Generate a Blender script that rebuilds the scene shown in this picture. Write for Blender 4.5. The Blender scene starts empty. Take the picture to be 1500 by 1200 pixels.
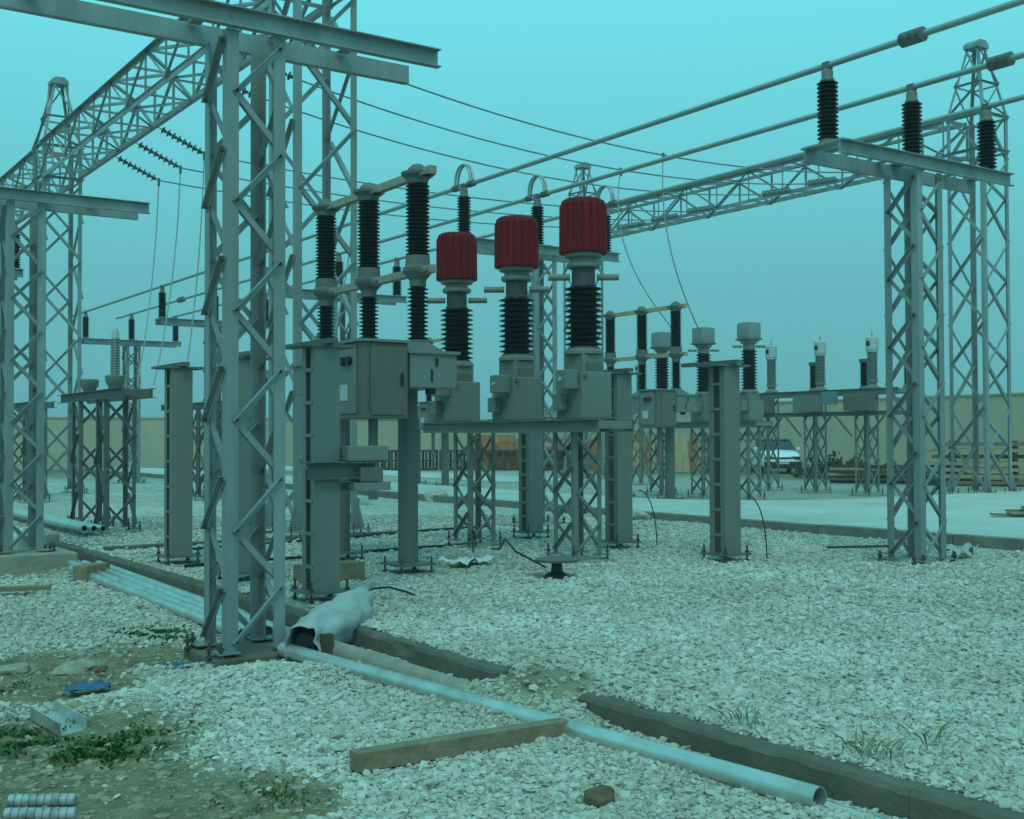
import bpy, math, random
from mathutils import Vector as V, Matrix, noise
random.seed(11)
S = bpy.context.scene
COL = S.collection
R = math.radians

# ------------------------------------------------------------ camera, sky, sun
cam = bpy.data.cameras.new('camera'); camo = bpy.data.objects.new('camera', cam); COL.objects.link(camo)
cam.sensor_fit = 'HORIZONTAL'; cam.sensor_width = 36.0; cam.lens = 36.0*1729.5/1500.0
cam.clip_start = 0.05; cam.clip_end = 3000
yaw, pitch, roll = R(34.513), R(1.299), R(-0.228)
fw = V((math.sin(yaw)*math.cos(pitch), math.cos(yaw)*math.cos(pitch), math.sin(pitch)))
rt = V((math.cos(yaw), -math.sin(yaw), 0)); up = rt.cross(fw)
r2 = rt*math.cos(roll) + up*math.sin(roll); u2 = up*math.cos(roll) - rt*math.sin(roll)
M = Matrix((r2, u2, -fw)).transposed().to_4x4(); M.translation = (0, 0, 1.6)
camo.matrix_world = M
S.camera = camo

SUN_EL, SUN_AZ = R(52), R(218)      # azimuth from +Y towards +X: behind the viewer
w = bpy.data.worlds.new('World'); S.world = w; w.use_nodes = True
nt = w.node_tree; nt.nodes.clear()
def N(t, typ, **k):
    n = t.nodes.new(typ)
    for a, b in k.items(): setattr(n, a, b)
    return n
out = N(nt, 'ShaderNodeOutputWorld'); bg = N(nt, 'ShaderNodeBackground')
sky = N(nt, 'ShaderNodeTexSky', sky_type='NISHITA', sun_disc=False, sun_elevation=SUN_EL, sun_rotation=SUN_AZ,
        air_density=2.0, dust_density=8.0, ozone_density=3.0)
# a dusty overcast veil: dimmer and greyer at the horizon, lighter towards the zenith
tc = N(nt, 'ShaderNodeTexCoord'); sep = N(nt, 'ShaderNodeSeparateXYZ'); ramp = N(nt, 'ShaderNodeValToRGB')
nt.links.new(tc.outputs['Generated'], sep.inputs[0]); nt.links.new(sep.outputs['Z'], ramp.inputs[0])
el = ramp.color_ramp.elements
el[0].position = 0.0;  el[0].color = (1.6, 5.0, 5.6, 1)
el[1].position = 1.0;  el[1].color = (2.0, 9.2, 10.2, 1)
e = el.new(0.13); e.color = (1.35, 5.4, 5.9, 1)
e = el.new(0.34); e.color = (1.7, 8.2, 9.2, 1)
mx = N(nt, 'ShaderNodeMix', data_type='RGBA', blend_type='MIX'); mx.inputs[0].default_value = 0.9
nt.links.new(sky.outputs[0], mx.inputs[6]); nt.links.new(ramp.outputs[0], mx.inputs[7])
nt.links.new(mx.outputs[2], bg.inputs[0]); bg.inputs[1].default_value = 0.10
nt.links.new(bg.outputs[0], out.inputs[0])

sun = bpy.data.lights.new('sun', 'SUN'); suno = bpy.data.objects.new('sun', sun); COL.objects.link(suno)
sun.energy = 0.9; sun.angle = R(25); sun.color = (0.70, 1.0, 0.92)
sd = V((math.sin(SUN_AZ)*math.cos(SUN_EL), math.cos(SUN_AZ)*math.cos(SUN_EL), math.sin(SUN_EL)))
suno.rotation_euler = (-sd).to_track_quat('-Z', 'Y').to_euler()
S.view_settings.view_transform = 'Standard'; S.view_settings.look = 'None'
S.view_settings.exposure = 0.0; S.view_settings.gamma = 1.0
S.render.engine = 'CYCLES'
S.cycles.max_bounces = 5; S.cycles.diffuse_bounces = 2; S.cycles.glossy_bounces = 2; S.cycles.transmission_bounces = 3; S.cycles.volume_bounces = 0

# ------------------------------------------------------------ materials
MATS = {}
def mat(name, col, rough=0.6, metal=0.0, var=0.18, scale=6.0, bump=0.0, bscale=None, dirt=None, dscale=2.0, damt=0.5, spec=0.5, streak=False, alpha=None):
    m = bpy.data.materials.new(name); m.use_nodes = True; t = m.node_tree
    b = t.nodes['Principled BSDF']
    g = N(t, 'ShaderNodeNewGeometry'); mp = N(t, 'ShaderNodeMapping')
    if streak: mp.inputs['Scale'].default_value = (1, 1, 0.12)
    t.links.new(g.outputs['Position'], mp.inputs[0])
    n1 = N(t, 'ShaderNodeTexNoise'); n1.inputs['Scale'].default_value = scale; n1.inputs['Detail'].default_value = 5
    n1.inputs['Roughness'].default_value = 0.65
    t.links.new(mp.outputs[0], n1.inputs[0])
    r = N(t, 'ShaderNodeValToRGB'); t.links.new(n1.outputs[0], r.inputs[0])
    c = V(col)
    r.color_ramp.elements[0].position = 0.28; r.color_ramp.elements[1].position = 0.74
    r.color_ramp.elements[0].color = (*(c*(1-var)), 1); r.color_ramp.elements[1].color = (*(c*(1+var)), 1)
    last = r.outputs[0]
    if dirt:
        n2 = N(t, 'ShaderNodeTexNoise'); n2.inputs['Scale'].default_value = dscale; n2.inputs['Detail'].default_value = 7
        t.links.new(mp.outputs[0], n2.inputs[0])
        r2_ = N(t, 'ShaderNodeValToRGB'); t.links.new(n2.outputs[0], r2_.inputs[0])
        r2_.color_ramp.elements[0].position = 0.48; r2_.color_ramp.elements[1].position = 0.72
        r2_.color_ramp.elements[1].color = (damt, damt, damt, 1)
        mm = N(t, 'ShaderNodeMix', data_type='RGBA'); t.links.new(r2_.outputs[0], mm.inputs[0])
        t.links.new(last, mm.inputs[6]); mm.inputs[7].default_value = (*dirt, 1); last = mm.outputs[2]
    t.links.new(last, b.inputs['Base Color'])
    b.inputs['Roughness'].default_value = rough; b.inputs['Metallic'].default_value = metal
    b.inputs['Specular IOR Level'].default_value = spec
    if alpha is not None: b.inputs['Alpha'].default_value = alpha
    if bump:
        n3 = N(t, 'ShaderNodeTexNoise'); n3.inputs['Scale'].default_value = bscale or scale*4; n3.inputs['Detail'].default_value = 4
        t.links.new(mp.outputs[0], n3.inputs[0])
        bp = N(t, 'ShaderNodeBump'); bp.inputs['Strength'].default_value = bump; bp.inputs['Distance'].default_value = 0.02
        t.links.new(n3.outputs[0], bp.inputs['Height']); t.links.new(bp.outputs[0], b.inputs['Normal'])
    MATS[name] = m
    return m
STEEL = mat('galvanised_steel', (.265, .29, .285), .5, .3, .26, 3.0, dirt=(.19, .165, .12), dscale=1.7, damt=.45, streak=True)
STEELD = mat('weathered_steel', (.13, .135, .12), .65, .15, .2, 4.0, dirt=(.13, .11, .08), dscale=2.0, damt=.5, streak=True)
PAINT = mat('grey_painted_steel', (.18, .188, .16), .5, .0, .08, 2.5, dirt=(.16, .14, .10), dscale=2.2, damt=.4, streak=True)
CABIN = mat('beige_cabinet_paint', (.135, .12, .09), .5, .0, .10, 2.0, dirt=(.12, .11, .08), dscale=2.5, damt=.4, streak=True)
PORC = mat('dark_porcelain', (.009, .006, .006), .34, .0, .25, 5.0, dirt=(.04, .034, .024), dscale=7, damt=.35, spec=.35)
PORCG = mat('grey_insulator', (.17, .19, .19), .4, .0, .1, 5.0, spec=.5)
RED = mat('red_fibre_cover', (.19, .005, .011), .7, .0, .22, 3.0, dirt=(.06, .006, .011), dscale=6, damt=.7, bump=.2, bscale=40, streak=True, spec=.15)
ALU = mat('aluminium_tube', (.36, .39, .37), .38, .55, .10, 4.0, dirt=(.25, .24, .20), dscale=5, damt=.4)
PIPE = mat('galvanised_pipe', (.55, .57, .54), .36, .65, .14, 6.0, dirt=(.28, .25, .19), dscale=4, damt=.55)
WIRE = mat('aluminium_wire', (.22, .24, .24), .55, .3, .05, 4.0)
BLACK = mat('black_rubber', (.012, .012, .012), .55)
CONC = mat('concrete', (.30, .275, .21), .9, 0, .22, 3.0, bump=.5, bscale=30, dirt=(.15, .13, .09), dscale=1.8, damt=.6)
CONCD = mat('damp_concrete', (.125, .11, .078), .9, 0, .25, 3.0, bump=.6, bscale=25, dirt=(.07, .07, .045), dscale=2.5, damt=.6)
ROADM = mat('pale_concrete_road', (.47, .48, .44), .9, 0, .14, .8, bump=.3, bscale=20, dirt=(.38, .36, .29), dscale=.45, damt=.8)
WALLM = mat('tan_render', (.47, .40, .29), .95, 0, .10, .5, bump=.2, bscale=8, dirt=(.37, .31, .21), dscale=.4, damt=.5, streak=True)
WOOD = mat('old_timber', (.235, .17, .11), .85, 0, .3, 9.0, bump=.5, bscale=30, dirt=(.14, .10, .055), dscale=6, damt=.6)
WOODY = mat('yellow_timber', (.40, .295, .17), .85, 0, .25, 8.0, bump=.3, bscale=20)
BRICK = mat('orange_brick', (.42, .17, .07), .9, 0, .3, 4.0, bump=.4, bscale=30)
DARKW = mat('dark_timber', (.065, .05, .035), .9, 0, .3, 6.0)
SACK = mat('pale_woven_sack', (.37, .39, .39), .7, 0, .1, 9, bump=.3, bscale=60, dirt=(.24, .23, .19), dscale=4, damt=.7)
FILM = mat('plastic_film', (.62, .64, .62), .45, 0, .1, 9)
BLUEP = mat('blue_plastic', (.025, .10, .19), .6, 0, .25, 12)
REDP = mat('red_plastic', (.3, .03, .05), .6)
ROCKY = mat('yellow_stone', (.31, .25, .14), .95, 0, .3, 12, bump=.6, bscale=40)
ROCKB = mat('brown_stone', (.13, .085, .05), .95, 0, .35, 12, bump=.6, bscale=40)
ROCKG = mat('pale_stone', (.42, .40, .32), .95, 0, .3, 12, bump=.6, bscale=40)
LEAF = mat('weed_leaf', (.04, .11, .022), .7, 0, .35, 14)
GRASSM = mat('dry_grass', (.16, .19, .085), .8, 0, .3, 14)
CARW = mat('white_car_paint', (.72, .74, .72), .3, 0, .02, 2, spec=.6)
GLASSM = mat('dark_glass', (.012, .014, .016), .08, 0, .05, 2, spec=.7)
PLATE = mat('pale_plate', (.42, .47, .46), .5, 0, .05, 4)
STRG = mat('string_porcelain', (.06, .07, .065), .35, .0, .2, 6)
BRACE = mat('grey_brown_board', (.30, .25, .20), .8, 0, .2, 7)
NECK = mat('dark_neck_paint', (.055, .05, .045), .5, 0, .2, 5)
HEADG = mat('grey_head_paint', (.22, .245, .24), .5, 0, .1, 4, dirt=(.2, .19, .16), dscale=4, damt=.4)
DROPW = mat('bright_wire', (.40, .43, .42), .5, .2, .05, 4)
DUSTY = mat('dusty_pipe', (.26, .24, .19), .8, 0, .2, 5, bump=.2, bscale=30, dirt=(.36, .33, .26), dscale=3, damt=.6)
KERBM = mat('grey_kerb', (.20, .185, .15), .9, 0, .25, 3, bump=.5, bscale=25, dirt=(.12, .11, .08), dscale=2, damt=.6)
RODM = mat('grey_rod', (.36, .39, .40), .5, .2, .25, 14, dirt=(.15, .13, .1), dscale=16, damt=.8)
RUST = mat('rusty_bolt', (.085, .055, .035), .8, .1, .3, 30)
ROOFD = mat('dark_brown_roof', (.075, .06, .045), .5, 0, .1, 3)  # plain dark brown for the car's roof and pillars
BLUEB = mat('blue_box_paint', (.12, .20, .25), .6, 0, .1, 4)

# ------------------------------------------------------------ builders
def link(o, par=None):
    COL.objects.link(o)
    if par is not None: o.parent = par
    return o
def tag(o, label=None, cat=None, group=None, kind=None):
    if label: o['label'] = label
    if cat: o['category'] = cat
    if group: o['group'] = group
    if kind: o['kind'] = kind
    return o
def thing(name, label, cat, loc=(0, 0, 0), group=None, rz=0.0):
    o = bpy.data.objects.new(name, None); o.empty_display_size = .3
    o.location = loc; o.rotation_euler = (0, 0, rz); link(o)
    return tag(o, label, cat, group)
class MB:
    def __init__(s): s.v = []; s.f = []
    def box(s, x0, y0, z0, x1, y1, z1):
        i = len(s.v)
        s.v += [(x0, y0, z0), (x1, y0, z0), (x1, y1, z0), (x0, y1, z0), (x0, y0, z1), (x1, y0, z1), (x1, y1, z1), (x0, y1, z1)]
        s.f += [tuple(i+a for a in q) for q in ((3, 2, 1, 0), (4, 5, 6, 7), (0, 1, 5, 4), (1, 2, 6, 5), (2, 3, 7, 6), (3, 0, 4, 7))]
        return s
    def obox(s, c, size, M3):
        i = len(s.v); b = MB().box(*[-a/2 for a in size], *[a/2 for a in size])
        s.v += [tuple(V(c) + M3 @ V(p)) for p in b.v]; s.f += [tuple(i+a for a in q) for q in b.f]
        return s
    def tube(s, pts, r, seg=8, cap=True):
        pts = [V(p) for p in pts]; i0 = len(s.v); n = len(pts)
        rad = r if isinstance(r, (list, tuple)) else [r]*n
        ref = None
        for k, p in enumerate(pts):
            d = (pts[min(k+1, n-1)] - pts[max(k-1, 0)]).normalized()
            if ref is None: ref = V((0, 0, 1)) if abs(d.z) < .9 else V((1, 0, 0))
            x = (ref - d*ref.dot(d)).normalized(); y = d.cross(x); ref = x
            for a in range(seg):
                t = 2*math.pi*a/seg
                s.v.append(tuple(p + (x*math.cos(t) + y*math.sin(t))*rad[k]))
        for k in range(n-1):
            for a in range(seg):
                b = (a+1) % seg
                s.f.append((i0+k*seg+a, i0+k*seg+b, i0+(k+1)*seg+b, i0+(k+1)*seg+a))
        if cap:
            s.f.append(tuple(i0+a for a in reversed(range(seg)))); s.f.append(tuple(i0+(n-1)*seg+a for a in range(seg)))
        return s
    def lathe(s, prof, seg=20, c=(0, 0, 0), flute=0, fn=0):
        i0 = len(s.v)
        for r, z in prof:
            for a in range(seg):
                t = 2*math.pi*a/seg
                q = r*(1 + flute*(1 if math.cos(fn*t) > 0 else -1)*(1 if r > .15 else 0)) if fn else r
                s.v.append((c[0]+q*math.cos(t), c[1]+q*math.sin(t), c[2]+z))
        for k in range(len(prof)-1):
            for a in range(seg):
                b = (a+1) % seg
                s.f.append((i0+k*seg+a, i0+k*seg+b, i0+(k+1)*seg+b, i0+(k+1)*seg+a))
        s.f.append(tuple(i0+a for a in reversed(range(seg)))); n = len(prof)-1
        s.f.append(tuple(i0+n*seg+a for a in range(seg)))
        return s
    def prism(s, poly, axis, a0, a1):
        i0 = len(s.v); n = len(poly)
        def P(p, a): return {'x': (a, p[0], p[1]), 'y': (p[0], a, p[1]), 'z': (p[0], p[1], a)}[axis]
        s.v += [P(p, a0) for p in poly] + [P(p, a1) for p in poly]
        for k in range(n): s.f.append((i0+k, i0+(k+1) % n, i0+n+(k+1) % n, i0+n+k))
        s.f.append(tuple(i0+k for k in reversed(range(n)))); s.f.append(tuple(i0+n+k for k in range(n)))
        return s
    def mesh(s, name, m, smooth=None, bevel=0.0):
        me = bpy.data.meshes.new(name); me.from_pydata(s.v, [], s.f)
        import bmesh
        bm = bmesh.new(); bm.from_mesh(me)
        bmesh.ops.recalc_face_normals(bm, faces=bm.faces)
        if bevel: bmesh.ops.bevel(bm, geom=bm.edges[:], offset=bevel, segments=2, affect='EDGES', profile=.6)
        bm.to_mesh(me); bm.free()
        me.materials.append(m)
        if smooth:
            for p in me.polygons: p.use_smooth = True
            me.set_sharp_from_angle(angle=R(smooth))
        return me
    def build(s, name, m, par=None, loc=(0, 0, 0), smooth=None, bevel=0.0):
        o = bpy.data.objects.new(name, s.mesh(name, m, smooth, bevel)); o.location = loc
        return link(o, par)
CACHE = {}
def shared(key, fn):
    if key not in CACHE: CACHE[key] = fn()
    return CACHE[key]
def put(name, me, par=None, loc=(0, 0, 0), rot=None, scale=None, M=None):
    o = bpy.data.objects.new(name, me)
    if M is not None: o.matrix_basis = M
    else:
        o.location = loc
        if rot: o.rotation_euler = rot
        if scale: o.scale = scale
    return link(o, par)
def Lmesh(s, m):
    def f():
        t = max(.006, s*.11)
        return MB().prism([(0, 0), (s, 0), (s, t), (t, t), (t, s), (0, s)], 'z', 0, 1).mesh('angle_section', m)
    return shared(('L', round(s, 4), m.name), f)
def Cmesh(h, b, t, m):       # channel: web along local y (height h), flanges along +x (b)
    def f():
        a = h/2
        return MB().prism([(0, -a), (b, -a), (b, -a+t), (t, -a+t), (t, a-t), (b, a-t), (b, a), (0, a)], 'z', 0, 1).mesh('channel_section', m)
    return shared(('C', h, b, t, m.name), f)
def axisM(p0, p1, xref):
    p0, p1 = V(p0), V(p1); d = p1-p0; ln = d.length; z = d/ln; x = V(xref); x = (x - z*x.dot(z)).normalized(); y = z.cross(x)
    M = Matrix((x, y, z)).transposed().to_4x4() @ Matrix.Diagonal((1, 1, ln, 1)); M.translation = p0
    return M
def bar(name, p0, p1, s, m, par, xref=(0, 0, 1)):
    return put(name, Lmesh(s, m), par, M=axisM(p0, p1, xref))
def channel(name, p0, p1, h, b, m, par, xref, t=.010):
    return put(name, Cmesh(h, b, t, m), par, M=axisM(p0, p1, xref))
LEGX = {(1, 1): (-1, 0, 0), (1, -1): (0, 1, 0), (-1, -1): (1, 0, 0), (-1, 1): (0, -1, 0)}
def lattice(par, wd, z0, z1, n, ls, bs, m, x0=0, y0=0, ph=0, wtop=None, bolt=False):
    wt = wtop or wd
    cor = [(-1, -1), (1, -1), (1, 1), (-1, 1)]
    def P(c, z, ins=0.0):
        k = (z-z0)/(z1-z0); ww = (wd+(wt-wd)*k)/2
        return V((x0+c[0]*(ww), y0+c[1]*(ww), z))
    for c in cor: bar('leg', P(c, z0), P(c, z1), ls, m, par, LEGX[c])
    st = (z1-z0-.12)/n
    for k in range(4):
        a, b = cor[k], cor[(k+1) % 4]
        nrm = V((a[0]+b[0], a[1]+b[1], 0)).normalized(); tan = V((b[0]-a[0], b[1]-a[1], 0)).normalized()
        for i in range(n):
            za, zb = z0+.06+i*st, z0+.06+(i+1)*st
            p, q = P(a, za)+tan*ls*.45, P(b, zb)-tan*ls*.45
            if (i+ph) % 2: p, q = P(a, zb)+tan*ls*.45, P(b, za)-tan*ls*.45
            if not (i+ph) % 2: o, xr = nrm*.003, nrm
            else: o, xr = -nrm*(ls*.11+.004), -nrm
            bar('brace', p+o, q+o, bs, m, par, xr)
            if bolt and not (i+ph) % 2:
                for e_ in (p, q):
                    rot = nrm.to_track_quat('Z', 'Y').to_euler()
                    put('bolt', shared('bolthead', lambda: MB().lathe([(.016, 0), (.016, .014), (.008, .016), (.008, .026)], 6).mesh('bolt', RUST)), par, e_+nrm*.010+(q-p).normalized()*(.03 if e_ is p else -.03)+(q-p).cross(nrm).normalized()*.02, rot)
def bolts(par, pts, z0, z1, m=STEELD):
    me = shared(('bolt', z0, z1), lambda: MB().tube([(0, 0, z0), (0, 0, z1)], .013, 6).lathe([(.028, z1*.55), (.028, z1*.55+.024)], 6).lathe([(.028, z0+.02), (.028, z0+.04)], 6).mesh('anchor_bolt', RUST))
    for x, y in pts: put('anchor_bolt', me, par, (x, y, 0))
def shed_prof(z0, z1, n, rc, rs):
    p = [(rc, z0)]; st = (z1-z0)/n
    for i in range(n):
        a = z0+i*st
        p += [(rc, a+st*.12), (rs, a+st*.36), (rs, a+st*.46), (rc*1.04, a+st*.80)]
    return p+[(rc, z1)]
def insulator(par, name, loc, h, n, rc, rs, m=PORC, seg=18):
    me = shared(('ins', h, n, rc, rs, m.name), lambda: MB().lathe(shed_prof(0, h, n, rc, rs), seg).mesh('insulator', m, smooth=40))
    return put(name, me, par, loc)
def lathe_part(par, name, prof, m, loc=(0, 0, 0), seg=20, smooth=35):
    me = shared(('lt', tuple(prof), m.name, seg), lambda: MB().lathe(prof, seg).mesh(name, m, smooth=smooth))
    return put(name, me, par, loc)

# ------------------------------------------------------------ ground
KX = 4.5                                   # face of the cable-trench kerb
def smooth(a, b, x):
    t = min(1, max(0, (x-a)/(b-a))); return t*t*(3-2*t)
def g(x, y, cx, cy, rx, ry, h): return h*math.exp(-((x-cx)/rx)**2-((y-cy)/ry)**2)
def dirtmask(x, y):
    # bare earth in the left foreground, gravel elsewhere
    n = noise.noise(V((x*1.3, y*1.3, 3.1)))*.55 + noise.noise(V((x*4, y*4, 1.1)))*.3
    d = 0.0
    if x < 4.3:
        d = max(d, smooth(.9, -.1, ((x-1.3)/.98)**2 + ((y-6.7)/1.6)**2 - 1 + n*.9))       # big patch, bottom left
        d = max(d, smooth(.5, -.2, ((x-2.15)/.75)**2 + ((y-9.5)/1.0)**2 - 1 + n))           # track behind it
        d = max(d, smooth(.5, -.3, ((x-3.0)/.6)**2 + ((y-9.75)/.6)**2 - 1 + n))               # round the column base
        d = max(d, smooth(.4, -.3, ((x-2.3)/.36)**2 + ((y-5.6)/.55)**2 - 1 + n*.9))
        d = max(d, smooth(14.5, 17, y)*.7)
    if abs(x-4.5) < .6: d = max(d, smooth(.3, -.5, ((x-4.55)/.38)**2 + ((y-6.25)/.45)**2 - 1 + n)*.8)
    if x > 18.3: d = max(d, .30+.5*max(0, n))
    if x > 30: d = max(d, smooth(30, 34, x+n*3))
    if y > 47: d = max(d, smooth(47, 50, y+n*3))
    return d
def gz(x, y):
    n = noise.noise(V((x*.9, y*.9, 0)))*.022 + noise.noise(V((x*3.1, y*3.1, 5)))*.010
    rgt = g(x, y, 4.5, 6.24, .34, .42, .11) + n*.8 + (.02*noise.noise(V((x*.25, y*.25, 9))))
    if x > KX+.17: return rgt
    lf = -.20 + n*1.4
    lf += g(x, y, 3.05, 7.35, .75, .85, .13) + g(x, y, 3.3, 5.6, .9, .9, .05) + g(x, y, 3.0, 12.3, .9, 1.6, .10)
    lf += g(x, y, 2.3, 7.7, .4, .5, .05) + g(x, y, 3.4, 8.05, .6, .42, .09)
    lf += g(x, y, 4.5, 6.24, .34, .42, .28) + .055*smooth(3.4, 4.4, x)
    lf -= .03*dirtmask(x, y)
    return lf + (rgt-lf)*smooth(KX+.03, KX+.15, x)
def axis_lines(lo, hi, st, far):
    a = []; x = lo
    while x <= hi: a.append(x); x += st
    s_ = st; x = lo; pre = []
    while x > -far: s_ *= 1.25; x -= s_; pre.append(x)
    s_ = st; x = a[-1]
    while x < far: s_ *= 1.25; x += s_; a.append(x)
    return pre[::-1]+a
xs = axis_lines(-.5, 15, .07, 900); ys = axis_lines(2, 20, .085, 900)
nv = len(xs); verts = []; dm = []
for y in ys:
    for x in xs:
        verts.append((x, y, gz(x, y) if (-30 < x < 60 and -30 < y < 90) else -.05)); dm.append(dirtmask(x, y) if -5 < x < 60 and 0 < y < 90 else (1.0 if (x > 30 or y > 47) else 0.0))
faces = [(j*nv+i, j*nv+i+1, (j+1)*nv+i+1, (j+1)*nv+i) for j in range(len(ys)-1) for i in range(nv-1)]
me = bpy.data.meshes.new('ground'); me.from_pydata(verts, [], faces)
at = me.attributes.new('dirt', 'FLOAT', 'POINT'); at.data.foreach_set('value', dm)
for p in me.polygons: p.use_smooth = True
gm = bpy.data.materials.new('gravel_and_earth'); gm.use_nodes = True; t = gm.node_tree; b = t.nodes['Principled BSDF']
geo = N(t, 'ShaderNodeNewGeometry')
vo = N(t, 'ShaderNodeTexVoronoi'); vo.inputs['Scale'].default_value = 17; t.links.new(geo.outputs['Position'], vo.inputs['Vector'])
hs = N(t, 'ShaderNodeSeparateColor'); t.links.new(vo.outputs['Color'], hs.inputs[0])
cr = N(t, 'ShaderNodeValToRGB'); t.links.new(hs.outputs[0], cr.inputs[0])
cr.color_ramp.elements[0].color = (.32, .31, .25, 1); cr.color_ramp.elements[1].color = (.66, .65, .58, 1)
big = N(t, 'ShaderNodeTexNoise'); big.inputs['Scale'].default_value = .55; big.inputs['Detail'].default_value = 6; t.links.new(geo.outputs['Position'], big.inputs[0])
bgm = N(t, 'ShaderNodeMix', data_type='RGBA', blend_type='MULTIPLY'); bgm.inputs[0].default_value = .55
br_ = N(t, 'ShaderNodeValToRGB'); t.links.new(big.outputs[0], br_.inputs[0]); br_.color_ramp.elements[0].position = .3; br_.color_ramp.elements[1].position = .7
br_.color_ramp.elements[0].color = (.62, .60, .52, 1); br_.color_ramp.elements[1].color = (1, 1, 1, 1)
t.links.new(cr.outputs[0], bgm.inputs[6]); t.links.new(br_.outputs[0], bgm.inputs[7])
dn = N(t, 'ShaderNodeTexNoise'); dn.inputs['Scale'].default_value = 5; dn.inputs['Detail'].default_value = 9; dn.inputs['Roughness'].default_value = .7; t.links.new(geo.outputs['Position'], dn.inputs[0])
dr = N(t, 'ShaderNodeValToRGB'); t.links.new(dn.outputs[0], dr.inputs[0]); dr.color_ramp.elements[0].position = .3; dr.color_ramp.elements[1].position = .7
dr.color_ramp.elements[0].color = (.10, .083, .045, 1); dr.color_ramp.elements[1].color = (.27, .225, .135, 1)
atn = N(t, 'ShaderNodeAttribute', attribute_name='dirt')
mix = N(t, 'ShaderNodeMix', data_type='RGBA'); t.links.new(atn.outputs['Fac'], mix.inputs[0]); t.links.new(bgm.outputs[2], mix.inputs[6]); t.links.new(dr.outputs[0], mix.inputs[7])
t.links.new(mix.outputs[2], b.inputs['Base Color']); b.inputs['Roughness'].default_value = .95; b.inputs['Specular IOR Level'].default_value = .2
bp = N(t, 'ShaderNodeBump'); bp.inputs['Strength'].default_value = .8; bp.inputs['Distance'].default_value = .03; t.links.new(vo.outputs['Distance'], bp.inputs['Height'])
bp2 = N(t, 'ShaderNodeBump'); bp2.inputs['Strength'].default_value = .5; bp2.inputs['Distance'].default_value = .03; t.links.new(dn.outputs[0], bp2.inputs['Height']); t.links.new(bp.outputs[0], bp2.inputs['Normal'])
t.links.new(bp2.outputs[0], b.inputs['Normal'])
me.materials.append(gm)
tag(link(bpy.data.objects.new('ground', me)), kind='structure')

# concrete road with kerb (real step), and its branch to the right
def slab(name, poly, z0, z1, m, label=None):
    o = MB().prism(poly, 'z', z0, z1).build(name, m); tag(o, kind='structure'); return o
arc = [(18.4+4*(1-math.cos(a*math.pi/16)), 18.0+4*(1-math.sin(a*math.pi/16))) for a in range(0, 9)]
road = [(15.15, -25), (70, -25), (70, 18.0)] + [(x, y) for x, y in [(22.4-4*math.sin(a*math.pi/16), 22.0-4*math.cos(a*math.pi/16)) for a in range(0, 9)]] + [(18.4, 58), (15.15, 58)]
slab('road', road, -.2, .125, ROADM)
kerbs = MB(); 
for k in range(28):
    y = -12+k*2.5; kerbs = MB().box(14.93+random.uniform(-.01, .01), y, -.2, 15.147, y+2.49, .15+random.uniform(-.012, .008))
    o = kerbs.build('kerb_stone', KERBM, bpy.data.objects['road'], bevel=.012)
tag(MB().box(22.6, 33, -.2, 26.0, 62, .06).build('path', ROADM), kind='structure')

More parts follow.
